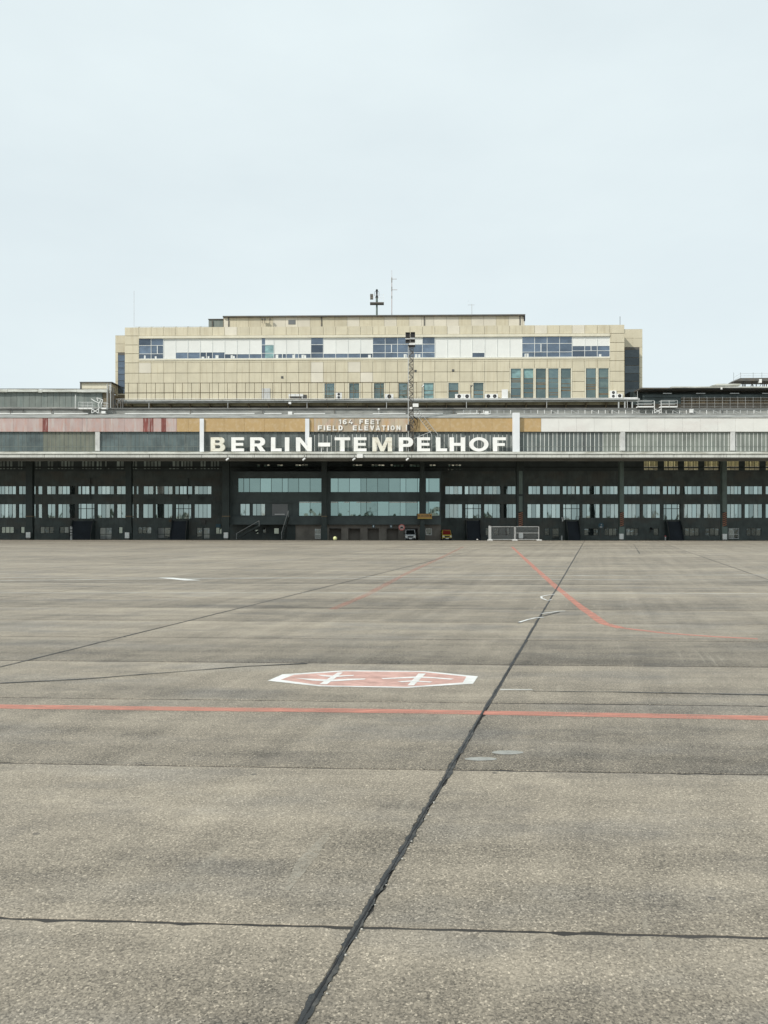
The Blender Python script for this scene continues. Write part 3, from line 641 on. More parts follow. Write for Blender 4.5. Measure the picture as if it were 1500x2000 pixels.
# recessed loggia on the left of the block
wl_ = pbox('loggia_wall', 448, 575, 980, 1008, YB+0.32, 0.05, M['darkclad'], lounge)
window(469, 488, 983.7, 1007.3, YB+0.1, 2, lounge, fw=0.06, splits=[469,479.5,488])
window(493, 518, 983.7, 1007.3, YB+0.1, 3, lounge, fw=0.06, splits=[493,501,509.5,518])
sh = pbox('shutter', 531.5, 562, 984.5, 1007.5, YB+0.2, 0.06, M['shutter'], lounge)
for k in range(5): pbox('shutter_slat', 535.5, 557, 986+4*k, 989+4*k, YB+0.16, 0.035, M['shutter'], sh)
pbox('white_rail', 536.5, 556, 1003.8, 1005, YB+0.1, 0.05, M['white'], lounge)
for a, b in ((583.5,628),(640,725),(760,815),(829,836)): pbox('ceiling_lamp', a, b, 980.2, 982, YB+0.13, 0.008, M['lampglass'], lounge)
window(831.5, 843.5, 1032, 1045, YB+0.6, 1, lounge, pane='dimpane', frame='whiteframe', fw=0.09)
window(615, 626, 1033, 1052, YB+0.6, 1, lounge, pane='dimpane', frame='whiteframe', fw=0.07, hbar=[1043.4])
for a, b in gar:
    pbox('garage_lintel', a-0.6, b+0.6, 1030.6, 1032.3, YB+0.55, 0.2, M['dkmetal'], lounge)
# shaded undercroft left of the garages
wall_with_holes('undercroft_wall', 440, 575, 1024.7, 1060, YB+5, [(498,505,1034,1043),(513,520,1031,1041),(534.5,545,1031,1043)], M['brick'], lounge, zbot=-0.6)
window(498, 505, 1034, 1043, YB+5, 1, lounge, pane='pane', fw=0.08); window(513, 520, 1031, 1041, YB+5, 1, lounge, pane='dimpane', fw=0.08); window(534.5, 545, 1031, 1043, YB+5, 1, lounge, pane='pane', fw=0.08)
pbox('pier', 560, 577, 1025, 1060, YB+0.5, 1.0, M['green'], lounge)

# stairs up to the entrances
def stair(name, px0, px1, ytop, label, Yb=YW, run=2.4, mat='stepm', rails=True):
    x0, x1 = X(px0, Yb), X(px1, Yb); zt = Z(ytop, Yb); zb_ = -0.46
    root = thing(name, ((x0+x1)/2, Yb-run, zb_), label, 'staircase', 'entrance stairs along the terminal wall')
    n = 16; mb = MB()
    for k in range(n):
        z1 = zb_ + (zt-zb_)*(k+1)/n; y0 = Yb - run + run*k/n*0.82
        mb.box(x0+0.1, x1-0.1, y0, Yb-0.02-0.001*k, z1-(zt-zb_)/n, z1)
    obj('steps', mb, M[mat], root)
    for xa in (x0, x1-0.09):
        m2 = MB().prism_x([(Yb-run-0.1, zb_), (Yb-run-0.1, zb_+0.5), (Yb-0.9, zt+0.15), (Yb-0.03, zt+0.15), (Yb-0.03, zb_)], xa, xa+0.09)
        obj('side_wall', m2, M['darkclad'], root)
        if rails:
            r = MB().tube((xa+.04, Yb-run, zb_+1.3), (xa+.04, Yb-0.95, zt+1.0), 0.03).tube((xa+.04, Yb-0.95, zt+1.0), (xa+.04, Yb-0.1, zt+1.0), 0.03).tube((xa+.04, Yb-run, zb_+.5), (xa+.04, Yb-run, zb_+1.3), 0.03).tube((xa+.04, Yb-.95, zt+.15), (xa+.04, Yb-.95, zt+1.0), 0.03)
            obj('handrail', r, M['dkmetal'], root)
    return root
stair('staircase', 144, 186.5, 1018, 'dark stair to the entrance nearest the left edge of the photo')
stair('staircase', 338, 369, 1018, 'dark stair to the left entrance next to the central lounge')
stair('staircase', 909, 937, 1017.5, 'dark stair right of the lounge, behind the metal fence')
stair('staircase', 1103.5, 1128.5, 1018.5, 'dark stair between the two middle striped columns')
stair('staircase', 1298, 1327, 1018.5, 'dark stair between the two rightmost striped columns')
# diagonal stairs of the lounge
def side_stair(pts, thick, Y, label):
    root = thing('side_stair', (X(pts[0][0],Y), Y, -0.35), label, 'staircase')
    (a, b), (c, d) = pts
    x0, z0, x1, z1 = X(a,Y), Z(b,Y), X(c,Y), Z(d,Y)
    for yy in (Y, Y+1.5):
        obj('stringer', MB().prism_y([(x0,z0),(x1,z1),(x1,z1+thick),(x0,z0+thick)], yy, yy+0.1), M['green'], root)
    mb = MB(); n = 14
    for k in range(n):
        t = (k+.5)/n; xc, zc = x0+(x1-x0)*t, z0+(z1-z0)*t; mb.box(xc-.16, xc+.16, Y+0.1, Y+1.5, zc+.02, zc+.08)
    obj('treads', mb, M['dkmetal'], root)
    obj('handrail', MB().tube((x0,Y,z0+thick+.7),(x1,Y,z1+thick+.7),0.035).tube((x0,Y,z0),(x0,Y,z0+thick+.7),0.03).tube((x1,Y,z1),(x1,Y,z1+thick+.7),0.03), M['metal'], root)
side_stair(((462,1053),(506,1028)), 0.32, 138.2, 'stair slanting up to the right beneath the central lounge')
side_stair(((550,1053),(563,1010)), 0.45, 138.0, 'steep narrow stair under the lounge left of the garages')

# ================================================================ CANOPY
YC = 126.4
canopy = thing('canopy', (0, YC, 0), 'huge flat canopy roof with glazed front band over the terminal', 'canopy')
XL, XR = -150.0, X(1570, 150) + 30
zc_ = Z(896, YW)
box('roof_deck', XL, XR, YC+0.6, YW-0.3, Z(843,YC)-1.2, Z(816.5,YC)-0.3, M['roofgrey'], canopy)
box('ceiling', XL, XR, YC+1.8, YW-0.1, zc_+0.05, zc_+0.3, M['ceil'], canopy)
box('front_beam', XL, XR, YC+0.7, YC+1.3, Z(900.3,YC+0.7), zc_+1.0, M['beam'], canopy)
for k in range(-6, 8):
    xb = X(1015, 138) + k * 17.3
    box('cross_beam', xb-0.25, xb+0.25, YC+1.35, YW-0.4, zc_-0.55, zc_+0.04, M['green'], canopy)
box('soffit_lip', XL, XR, 124.5, YC+0.65, Z(894.6,124.5)-0.02, Z(894.6,124.5)+0.1, M['beam'], canopy)
# columns
cols = [(50,63,0),(245,256.3,0),(434,447.5,0),(628,638,0),(821,829,0),(1009,1024,1),(1210.5,1218.5,1),(1411,1419.5,1)]
for a, b, hz in cols:
    Y = 138.0; xa, xb = X(a,Y), X(b,Y); m = M['greenlite'] if 1200 < a else M['green']
    mb = MB().box(xa, xb, Y, Y+0.9, -0.46, zc_)
    e = 0.12
    mb.box(xa-e, xb+e, Y-0.06, Y-0.002, -0.46, Z(1029,Y)); mb.box(xa-e, xb+e, Y-0.06, Y+0.96, zc_-1.1, zc_-0.6)
    co = obj('column', mb, m, canopy)
    if a == 1009:
        mb = MB()
        for t0, t1 in ((920, 965), (969, 999)): mb.box(X(1013.3,Y), X(1020.5,Y), Y-0.03, Y-0.002, Z(t1,Y), Z(t0,Y))
        obj('inset_plate', mb, M['greenlite'], co)
    if hz:
        w0, w1 = xa + (0.35 if a == 1009 else 0.02), xb - (0.25 if a == 1009 else 0.02)
        box('stripe_plate', w0, w1, Y-0.012, Y-0.002, Z(1028.6,Y), Z(1000,Y), M['black'], co)
        mb = MB()
        for k in range(7):
            zz_ = Z(1028,Y) + k * 0.36; mb.prism_y([(w0,zz_),(w1,zz_+0.28),(w1,zz_+0.38),(w0,zz_+0.10)], Y-0.02, Y-0.013)
        obj('hazard_stripes', mb, M['orange'], co)
    else:
        pbox('collar', a-0.8, b+0.8, 1007.5, 1009.3, Y-0.05, 1.0, M['rust'], co)
# front: fascia, gutter ledge
YF = 124.5
jx = [-118.4 + 102.5*k for k in range(17)]
for a, b in zip(jx[:-1], jx[1:]): pbox('fascia_panel', a+0.4, b-0.4, 887.3, 894.3, YF, 0.12, M['fascia'], canopy)
box('fascia_backing', XL, XR, YF+0.13, YF+0.3, Z(894.3,YF), Z(887,YF), M['jointfill'], canopy)
box('gutter_ledge', XL, XR, YF-0.15, YC+0.3, Z(886.6,YF), Z(882.3,YF), M['gutter'], canopy)
# glazing band
px = -30.0; pw = 8.16; zz0, zz1 = Z(881.5,YC), Z(842.5,YC)
k = 0
posts = [(186,194.5),(390,398),(596,604),(1002,1015),(1212,1221),(1427,1436)]
while px < 1535:
    matn = 'bandL' if px < 83 else ('bandO' if px < 186 else ('bandL' if px < 392 else ('bandC' if px < 1175 else 'bandR')))
    box('glazing_pane', X(px+0.4,YC), X(px+pw-0.4,YC), YC, YC+0.03, zz0, zz1, M[matn], canopy, rx=rp.uniform(-.006,.006))
    mm = M['mulR'] if px > 603 else M['mulL']
    hwid = 0.045 if px > 1000 else (0.035 if px > 603 else 0.025)
    xm = X(px, YC); top = zz1 - (0.25 if px > 603 else 0) - (rp.random()*0.5 if px < 1000 else 0)
    box('mullion', xm-hwid, xm+hwid, YC-0.022, YC+0.02, zz0, round(top, 1), mm, canopy)
    px += pw
# band backing (dark) keeps the roof void closed
box('band_backing', XL, XR, YC+0.3, YC+0.5, zz0-0.3, zz1+1.9, M['darkclad'], canopy)
box('transom', XL, XR, YC-0.04, YC+0.01, Z(872.6,YC), Z(872.0,YC), M['bandR'], canopy)
# board band above the glass
YBd = 126.05
def board(a, b, matn, rx=0): return pbox('board_panel', a, b, 816.8, 843, YBd, 0.2, M[matn], canopy)
def boards(a, b, n, matn):
    w_ = (b-a)/n
    for k in range(n): board(a+k*w_+0.12, a+(k+1)*w_-0.12, matn)
boards(-60, 83, 5, 'pinkb'); board(83, 93.5, 'redb'); boards(93.7, 160.5, 2, 'pinkb'); board(160.8, 169.6, 'pinkb'); boards(170, 279.6, 3, 'pinkb')
for a, b in ((280,290),(292,299.5),(315,324)): board(a, b, 'redb')
for a, b in ((290.2,291.8),(299.7,314.8),(324.2,345)): board(a, b, 'pinkb')
boards(345.3, 390, 2, 'tan'); boards(398, 596, 5, 'tan'); board(604.2, 613, 'tan'); boards(613.2, 797, 7, 'tanworn'); boards(797.2, 1002, 5, 'tan'); board(1015.3, 1056.6, 'tan')
boards(1057, 1540, 14, 'whiteb')
box('board_cap', XL, XR, YBd-0.06, YBd+0.6, Z(816.5,YBd), Z(815.2,YBd), M['roofgrey'], canopy)
for a, b in posts:
    if a in (390, 596): pbox('post', a, b, 817.5, 882, YBd-0.28, 0.27, M['postw'], canopy)
    elif a == 1002: pbox('post', a, b, 806, 885.5, YBd-0.75, 0.74, M['postw'], canopy)
    else:
        po = pbox('post', a, b, 843.2, 880.5, YC-0.3, 0.29, M['post'], canopy)
        if a > 1100: pbox('junction_box', a-0.2, b+0.2, 873.5, 880, YC-0.55, 0.24, M['post'], po)
# stepped roof edge behind the boards
YR = 131.0
box('roof_step', XL, XR, YR, YR+8, Z(816,YBd)-0.5, Z(796.8,YR), M['roofgrey'], canopy)
obj('sloped_flashing', MB().prism_x([(YBd+0.62, Z(815.8,YBd)), (YR-0.02, Z(808.5,YR)), (YR-0.02, Z(814,YR)-1.0), (YBd+0.62, Z(815.8,YBd)-0.3)], XL, XR), M['roofgrey'], canopy)
for a, b in ((-20,20),(22,100),(106,172),(244,370),(374,497),(516,550),(574,635),(728,792),(808,865),(893,936),(938,958)):
    Yp = 129.8; obj('roof_pipe', MB().tube((X(a,Yp),Yp,Z(808,Yp)),(X(b,Yp),Yp,Z(807.6,Yp)),0.075,8), M['white'], canopy)
obj('dark_pipe', MB().tube((XL,YR-0.15,Z(799.3,YR)),(XR,YR-0.15,Z(799,YR)),0.07,8), M['black'], canopy)
for x in (20,45,100,222,372,513,653,793,886,936,1078,1190,1410): obj('pipe_bracket', MB().tube((X(x,YR-.2),YR-.2,Z(798,YR)),(X(x,YR-.2),YR-.2,Z(808,YR)),0.06,6), M['dkmetal'], canopy)
# lamps and cameras under the fascia
for x in (445, 594.5, 692, 796.5):
    root = thing('eave_camera', (X(x,YF-.3), YF-0.3, Z(900,YF)), {445:'small white camera under the canopy edge left of the letters', 594.5:'pale blue camera hanging under the letter N', 692:'white camera under the canopy edge beside a white box', 796.5:'small white camera under the canopy edge below the mast'}[x], 'camera', 'cameras under the canopy edge')
    obj('arm', MB().tube((X(x,YF-.2),YF-.2,Z(889,YF)),(X(x,YF-.2),YF-.2,Z(897,YF)),0.05), M['dkmetal'], root)
    obj('housing', MB().tube((X(x-3,YF-.35),YF-.45,Z(899,YF)),(X(x+1.2,YF-.2),YF-.15,Z(895.5,YF)),0.14,8), M['white'], root)
tag(pbox('lamp_box', 697, 708.5, 886.8, 894, YF-0.35, 0.33, M['white']), 'white box fixed to the canopy edge below the letter E', 'box')

# ================================================================ OFFICE BLOCK ON THE ROOF
YT = 153.0
TX = X(731.5, YT); TROT = R(-1.25)
off = thing('office_block', (TX, YT, Z(779,YT)), 'long beige panelled office block standing on the terminal roof', 'building', rz=TROT)
XE0, XE1 = 243.2, 1219.8
CW = 24.22; C0 = 271.2
cx = [XE0] + [C0 + CW*k for k in range(39)] + [XE1]
box('core_wall', X(XE0,YT)+.05, X(XE1,YT)-.05, YT+0.55, YT+14, Z(798,YT), Z(637.5,YT), M['joint'], off)
rows = [(636.8,653.4),(706.6,726.8),(727.1,746.4),(746.7,766.0),(766.3,779.5)]
LW = {15,17,19,21,23,25,27}; TW = {30,31,32,33,34,36,37}
PALE = {(0,32),(0,35),(1,17),(2,14),(2,18),(0,25)}
rt = random.Random(8)
def tpanel(px0, px1, py0, py1, pale=False):
    g_ = 0.55
    return pbox('wall_panel', px0+g_/2, px1-g_/2, py0+g_/2, py1-g_/2, YT+rt.uniform(0,0.012), 0.5, M['panelpale' if pale else 'panel'], off)
for r, (a, b) in enumerate(rows):
    for i in range(40):
        c = i - 1
        if r >= 3 and (c in LW or c in TW): continue
        if r == 2 and c in TW: continue
        if r == 1 and c in TW: tpanel(cx[i], cx[i+1], a, 719.8); continue
        tpanel(cx[i], cx[i+1], a, b, (r, c) in PALE or rt.random() < 0.03)
for i in (0, 39):
    for a, b in ((653.7,671.2),(671.5,688.3),(688.6,706.3)): tpanel(cx[i], cx[i+1], a, b)
# band of windows
x0, x1 = C0, C0 + 38*CW
pbox('lintel', x0, x1, 653.6, 658.6, YT-0.18, 0.7, M['cream'], off)
pbox('sill', x0, x1, 699.6, 702.2, YT-0.10, 0.6, M['cream'], off)
for i in range(1, 39): pbox('wall_panel', cx[i]+.15, cx[i+1]-.15, 702.5, 706.4, YT, 0.5, M['panel'], off)
FULL = {0,1,10,14,19,20,21,22,23,31,32,33,34}
WHITE = {2,24,25,26,28,29,30}
def cellbox(name, c, a, b, l, r, mat, parent, dy=0.18, th=0.03):
    xa = C0 + CW*c; return pbox(name, xa+l, xa+r, a, b, YT+dy, th, mat, parent)
for c in range(38):
    xa = C0 + CW*c
    fr = MB(); Yf = YT + 0.1
    def bar(p0, p1, q0, q1): fr.box(X(p0,Yf), X(p1,Yf), Yf, Yf+0.16, Z(q1,Yf), Z(q0,Yf))
    bar(xa-0.45, xa+0.45, 658.8, 699.4); bar(xa+CW-0.44, xa+CW+0.44, 658.8, 699.4) if c == 37 else None
    bar(xa+0.5, xa+CW-0.5, 698.4, 699.4)
    panes = []
    if c in WHITE:
        o = obj('window', fr, M['whiteframe'], off)
        cellbox('blind', c, 659, 698.3, 0.5, CW-0.5, M['blind'], o); continue
    if c in FULL:
        for q in (672.6, 689): bar(xa+0.5, xa+CW-0.5, q-0.45, q+0.45)
        panes = [(659,672.1,.5,CW-.5),(673.1,688.5,.5,CW-.5),(689.5,698.3,.5,CW-.5)]
        if c in (1, 20, 32):
            bar(xa+CW*.48, xa+CW*.54, 673.2, 688.4); panes[1:2] = [(673.1,688.5,.5,CW*.48),(673.1,688.5,CW*.54,CW-.5)]
        o = obj('window', fr, M['whiteframe'], off)
        if c in (10, 22): cellbox('blind', c, 659, 674 if c == 22 else 672, 7 if c == 10 else 1, CW-.6, M['blind'], o, 0.15, 0.02)
        if c == 10: cellbox('curtain', c, 673.5, 698, 7, CW-.6, M['tealpane'], o, 0.15, 0.02)
    else:
        e = 686.5 if c in (3,4,5,6) else (677.5 if c in (35,36,37) else 690.2)
        if c == 27: e = 689.8
        bar(xa+0.5, xa+CW-0.5, e-0.5, e+0.4)
        panes = [(e+.4, 698.3, .5, CW-.5)]
        if c in (35,36,37): bar(xa+.5, xa+CW-.5, 686.6, 687.4); panes = [(e+.4,686.6,.5,CW-.5),(687.4,698.3,.5,CW-.5)]
        if c in (5, 36): bar(xa+CW*.48, xa+CW*.53, e+.5, 698.3 if c == 5 else 686.5)
        if c in (11, 12): bar(xa+CW*.66, xa+CW*.72, e+.5, 698.3)
        o = obj('window', fr, M['whiteframe'], off)
        cellbox('blind', c, 659, e-.5, 0.5, CW-.5, M['blind'], o, 0.16, 0.02)
    for (a, b, l, r) in panes: cellbox('pane', c, a, b, l, r, M['bluepane'], o)
    # things standing on the window sill, seen through the glass
    rr = random.Random(c*7+1)
    if c in (0,1,5,6,7,11,12,13,18,21,22,31,37):
        for q in range(rr.choice((1,2))):
            l = rr.uniform(2, CW-8); cellbox('sill_item', c, 698.3-rr.uniform(3,7), 698.3, l, l+rr.uniform(3,6), M['whiteframe'], o, 0.175, 0.004)
# lower windows
def tallwin(c, top, teal=False):
    xa = C0 + CW*c; Yf = YT - 0.04
    mb = MB()
    def bar(p0, p1, q0, q1, d=0.5, yy=Yf): mb.box(X(p0,yy), X(p1,yy), yy, yy+d, Z(q1,yy), Z(q0,yy))
    bar(xa+0.2, xa+2.3, top-1.2, 779.4); bar(xa+CW-2.1, xa+CW-0.2, top-1.2, 779.4); bar(xa+2.35, xa+CW-2.15, top-1.2, top); bar(xa+2.35, xa+CW-2.15, 778.6, 779.4)
    o = obj('window', mb, M['cream'], off)
    m2 = MB(); n = 3 if top < 730 else 2
    ys = [top + (778.6-top)*k/n for k in range(n+1)]
    for k in range(1, n): m2.box(X(xa+2.5,YT+.2), X(xa+CW-2.3,YT+.2), YT+.2, YT+.3, Z(ys[k]+.5,YT+.2), Z(ys[k]-.5,YT+.2))
    m2.box(X(xa+2.4,YT+.2), X(xa+3.1,YT+.2), YT+.2, YT+.3, Z(778.6,YT), Z(top,YT)); m2.box(X(xa+CW-2.9,YT+.2), X(xa+CW-2.2,YT+.2), YT+.2, YT+.3, Z(778.6,YT), Z(top,YT))
    obj('frame', m2, M['rust'], o)
    for k in range(n):
        mt = 'lowpane'
        if teal and k == 0: mt = 'tealpane'
        if c == 23: mt = 'tealpane'
        pbox('pane', xa+3.1, xa+CW-2.9, ys[k]+.4, ys[k+1]-.4, YT+.24, 0.02, M[mt], o, rx=rt.uniform(-.012,.012))
    for k in range(4 if n == 3 else 2):
        q = top + (778.6-top)*(0.25+0.75*rt.random()); pbox('inner_blind', xa+3.3, xa+CW-3.1, q, q+1.6, YT+.232, 0.006, M['rust'], o)
for c in LW: tallwin(c, 748.2)
for c in TW: tallwin(c, 721.0, c in (30, 31))
dr = pbox('door', 514, 530.5, 757.5, 779.4, YT-0.06, 0.08, M['post'], off)
for k in range(3): pbox('door_board', 515.5+5*k, 519.6+5*k, 759, 778.5, YT-0.09, 0.028, M['post'], dr)
for x, y in ((553.9,736.2),(814.7,725),(888,724)): pbox('vent', x-2.2, x+2.2, y-2.2, y+2.2, YT-0.06, 0.058, M['dkmetal'], off)
# wings
def wing(px0, px1, py0, wx0, wx1, wy0, wy1, edge):
    Yg = YT + 4.2
    o = box('wing', X(px0,Yg), X(px1,Yg), Yg+0.06, Yg+9, Z(799,Yg), Z(py0,Yg), M['joint'], off)
    ys = [py0+.2] + [py0 + (wy0-py0)*k/2 for k in (1,)] + [wy0]
    for a, b in zip(ys[:-1], ys[1:]): pbox('wing_panel', px0+.2, px1-.2, a+.2, b-.2, Yg, 0.07, M['panel'], o)
    n = 6
    for k in range(n):
        a = wy0 + (799-wy0)*k/n; b = wy0 + (799-wy0)*(k+1)/n
        ea, eb = (px0+.2, wx0-.2) if edge == 'L' else (wx1+.2, px1-.2)
        pbox('wing_panel', ea, eb, a+.2, b-.2, Yg, 0.07, M['panel'], o)
    pbox('window_head', wx0, wx1, wy0, wy0+5, Yg-0.02, 0.08, M['dkmetal'], o)
    n = 6
    for k in range(n):
        a = wy0+5 + (wy1-wy0-5)*k/n; b = wy0+5 + (wy1-wy0-5)*(k+1)/n
        pbox('wing_pane', wx0+.3, wx1-.3, a+.4, b-.4, Yg-0.02, 0.05, M['wingpane' if edge == 'R' else 'bluepane'], o, rx=rt.uniform(-.02,.02))
    if edge == 'L': pbox('wing_foot', wx0, wx1, wy1+0.5, wy1+2.5, Yg-.1, .2, M['cream'], o)
wing(223.5, 244.5, 652.3, 229, 242.6, 686, 767, 'L')
wing(1214, 1253.5, 645.5, 1219.5, 1247.5, 680.5, 777, 'R')
# penthouse
YP = YT + 4.0
pent = box('penthouse', X(437,YP), X(1026,YP), YP+0.06, YP+8, Z(642,YP), Z(616.8,YP), M['joint'], off)
xs_ = [438, 447] + [462.5+24.2*k for k in range(0, 23)] + [1022, 1026]
for a, b in zip(xs_[:-1], xs_[1:]): pbox('penthouse_panel', a+.2, b-.2, 618.2, 641, YP, 0.07, M['panelpale' if rt.random() < 0.55 else 'panel'], pent)
pbox('roof_edge', 436, 1027.5, 615.2, 617.6, YP-0.5, 9, M['dkmetal'], pent)
for x in (447.5, 630, 831, 1017): pbox('downpipe', x-0.9, x+0.9, 617.6, 638.5, YP-0.14, 0.13, M['dkmetal'], pent)
obj('curved_end', MB().prism_y([(X(1022,YP),Z(617.4,YP)),(X(1024.5,YP),Z(617.4,YP)),(X(1026.5,YP),Z(620,YP)),(X(1026.5,YP),Z(629,YP)),(X(1024,YP),Z(629,YP)),(X(1024,YP),Z(621,YP))], YP-0.4, YP-0.05), M['black'], pent)
pbox('roof_grille', 565, 579, 624, 632.5, YP-0.06, 0.05, M['shutter'], pent)
lb = pbox('stair_head', 408, 437.5, 621.8, 642, YP+0.4, 4, M['corr'], off)
pbox('head_edge', 407, 438, 620.8, 622, YP+.2, 4.4, M['dkmetal'], lb); pbox('head_pipe', 414.5, 416.5, 624, 641, YP+.2, .15, M['dkmetal'], lb)
# parapet hand line on the left
for k in range(6): pbox('parapet_bracket', 270+24.2*k, 273+24.2*k, 635.2, 637, YT+0.3, 0.3, M['metal'], off)
obj('parapet_wire', MB().tube((X(262,YT),YT+.4,Z(634.8,YT)),(X(408,YT),YT+.4,Z(634.8,YT)),0.03), M['metal'], off)

off.location.x -= 0.34
# walkway in front of the office block
walk = thing('roof_walkway', (TX, YT-2, Z(797,YT)), 'narrow grey walkway deck along the foot of the beige office block', 'walkway', rz=TROT)
Yk = YT - 2.2
pbox('deck', 226, 1246, 780.0, 782.2, Yk, 2.1, M['metal'], walk)
pbox('deck_edge', 226, 1246, 782.3, 786.0, Yk+0.25, 0.1, M['roofgrey'], walk)
for a, b, c, d, m_ in ((243,1220,786.2,792.0,'olive'),(215,1246,792.0,799.5,'darkwall')):
    n = 40 if m_ == 'olive' else 1
    for k in range(n): pbox('plinth_panel', a+(b-a)*k/n+.15, a+(b-a)*(k+1)/n-.15, c, d, YT-0.2, 0.15, M[m_], walk)
for k in range(26):
    x = 248 + 39*k
    xx = X(x, Yk)
    obj('bracket', MB().prism_x([(Yk+0.4, Z(786,Yk)), (YT-0.25, Z(786,Yk)), (YT-0.25, Z(796.5,Yk)), (YT-0.5, Z(796.5,Yk))], xx, xx+0.12), M['rust'], walk)
    if k % 4 == 1: obj('strut', MB().tube((xx,Yk+.3,Z(799.5,Yk)),(xx,Yk+.3,Z(782.3,Yk)),0.07), M['metal'], walk)
# thin railing in front of the left half of the facade
rail = thing('roof_railing', (X(540,Yk), Yk, Z(780,Yk)), 'tall thin brown railing on the left half of the walkway', 'railing', rz=0)
for k in range(33):
    x = X(250.5 + 17.6*k, Yk); ztop = Z(747.5 - 0.002*17.6*k, Yk)
    obj('post', MB().tube((x,Yk+.1,Z(780.5,Yk)),(x,Yk+.1,ztop),0.05,5), M['rust'], rail)
for q in (748.3, 766.8): obj('rail', MB().tube((X(243,Yk),Yk+.1,Z(q,Yk)),(X(815,Yk),Yk+.1,Z(q-1.0,Yk)),0.042,5), M['rust'], rail)
obj('kickrail', MB().tube((X(226,Yk),Yk-.04,Z(779.6,Yk)),(X(1246,Yk),Yk-.04,Z(777.6,Yk)),0.045,6), M['white'], rail)

# podium under the roof buildings (behind the light court)
pod = tag(box('podium_wall', X(-80,YT+1), X(1580,YT+1), YT+1, YT+2, -0.46, Z(797,YT), M['cream']), 'plain rear building wall carrying the roof storey', 'building')

# ================================================================ ROOF BUILDINGS LEFT AND RIGHT
YS = 151.5
shed = thing('roof_hall', (X(90,YS), YS, Z(799,YS)), 'low grey glazed roof hall left of the office block', 'building')
box('core', X(-70,YS), X(211,YS), YS+0.2, YS+12, Z(800,YS)-2, Z(765,YS), M['joint'], shed)
for k in range(23):
    a = -62 + 11.9*k
    if a > 199: break
    pbox('glazed_panel', a+.25, min(a+11.65, 211), 766, 795.0, YS+rp.uniform(0,.04), 0.15, M['corr'], shed)
pbox('base_flashing', -70, 211, 794.8, 799.5, YS-0.25, 0.4, M['roofgrey'], shed)
for a, b, q in ((-70,14,762.6),(14.5,74,762),(74.5,82,763.2),(82.5,150,762.3),(150.5,210,762.9)):
    pbox('roof_edge', a, b, 760+(q-762.5)*.8, 765.6+(q-762.5), YS-0.6, 2, M['gutter'], shed)
obj('edge_pipe', MB().tube((X(-70,YS-.6),YS-.62,Z(760.2,YS)),(X(210,YS-.6),YS-.62,Z(760.6,YS)),0.05), M['dkmetal'], shed)
hut = thing('roof_hut', (X(187,155), 155, Z(762,155)), 'small cream hut with dark roof edge beyond the left roof hall', 'hut')
pbox('wall', 157.5, 217, 747.5, 764, 155, 4, M['cream'], hut); pbox('roof', 155.5, 219, 745.6, 747.4, 154.6, 5, M['dkmetal'], hut)
pbox('corner_trim', 156.2, 158.8, 747.5, 764, 154.9, .08, M['dkmetal'], hut); pbox('corner_trim', 213.5, 217.4, 747.5, 764, 154.9, .08, M['metal'], hut)
pp = thing('pipe_rack', (X(218,YS-1.2), YS-1.2, Z(799,YS)), 'cluster of grey vertical pipes at the left corner of the office block', 'pipes')
for x, t in ((209.5,752),(212.5,756),(216,757),(219.5,758),(222.5,760)):
    obj('pipe', MB().tube((X(x,YS-1.2),YS-1.2,Z(799,YS)),(X(x,YS-1.2),YS-1.2,Z(t,YS)),0.10,7), M['metal' if x in (209.5,216) else 'dkmetal'], pp)
for x in (225,230,236,240): obj('pipe', MB().tube((X(x,YS-1),YS-1,Z(799.5,YS)),(X(x,YS-1),YS-1,Z(782.5,YS)),0.13,7), M['dkmetal'], pp)
obj('brace', MB().tube((X(223,YS-1),YS-1,Z(783,YS)),(X(231,YS-1),YS-1,Z(797,YS)),0.10), M['dkmetal'], pp)

YQ = 151.0
rh = thing('roof_hall', (X(1400,YQ), YQ, Z(799,YQ)), 'dark recessed roof hall right of the office block', 'building')
box('core', X(1240,YQ), X(1580,YQ), YQ+3, YQ+12, Z(800,YQ)-2, Z(760,YQ), M['darkclad'], rh)
pbox('roof_slab', 1252, 1575, 757.0, 759.5, YQ-1.2, 8, M['dkmetal'], rh)
pbox('roof_trim', 1312, 1575, 754.8, 757.0, YQ-1.4, 6, M['gutter'], rh)
obj('roof_upstand', MB().prism_y([(X(1386,YQ),Z(754.6,YQ)),(X(1396,YQ),Z(751.2,YQ)),(X(1442,YQ),Z(751.2,YQ)),(X(1442,YQ),Z(754.6,YQ))], YQ-1, YQ+4), M['gutter'], rh)
for k in range(26):
    a = 1330 + 9.5*k; pbox('louvre_panel', a+.3, a+9.2, 776.5, 788.5, YQ+0.5, 0.15, M['brown'], rh)
pbox('spandrel', 1256, 1575, 770.5, 776.2, YQ+0.3, 0.3, M['darkclad'], rh); pbox('base_wall', 1256, 1575, 788.8, 799.5, YQ+0.3, 0.3, M['darkwall'], rh); pbox('side_wall', 1256, 1329.6, 776.5, 788.5, YQ+0.5, 0.3, M['darkclad'], rh)
for a, b in ((1295,1312),(1360,1377.5),(1426,1444),(1489,1506)): pbox('strip_lamp', a, b, 767.6, 768.8, YQ-0.4, 0.1, M['metal'], rh)
pbox('trim_lamp', 1408, 1411, 756.5, 760.5, YQ-1.6, .15, M['white'], rh)
rr_ = thing('roof_railing', (X(1420,YQ-.8), YQ-.8, Z(799,YQ)), 'thin pale railing in front of the dark right roof hall', 'railing')
for k in range(13):
    x = X(1336 + 15*k, YQ-.8); obj('post', MB().tube((x,YQ-.8,Z(799.5,YQ)),(x,YQ-.8,Z(776.5,YQ)),0.022,5), M['metal'], rr_)
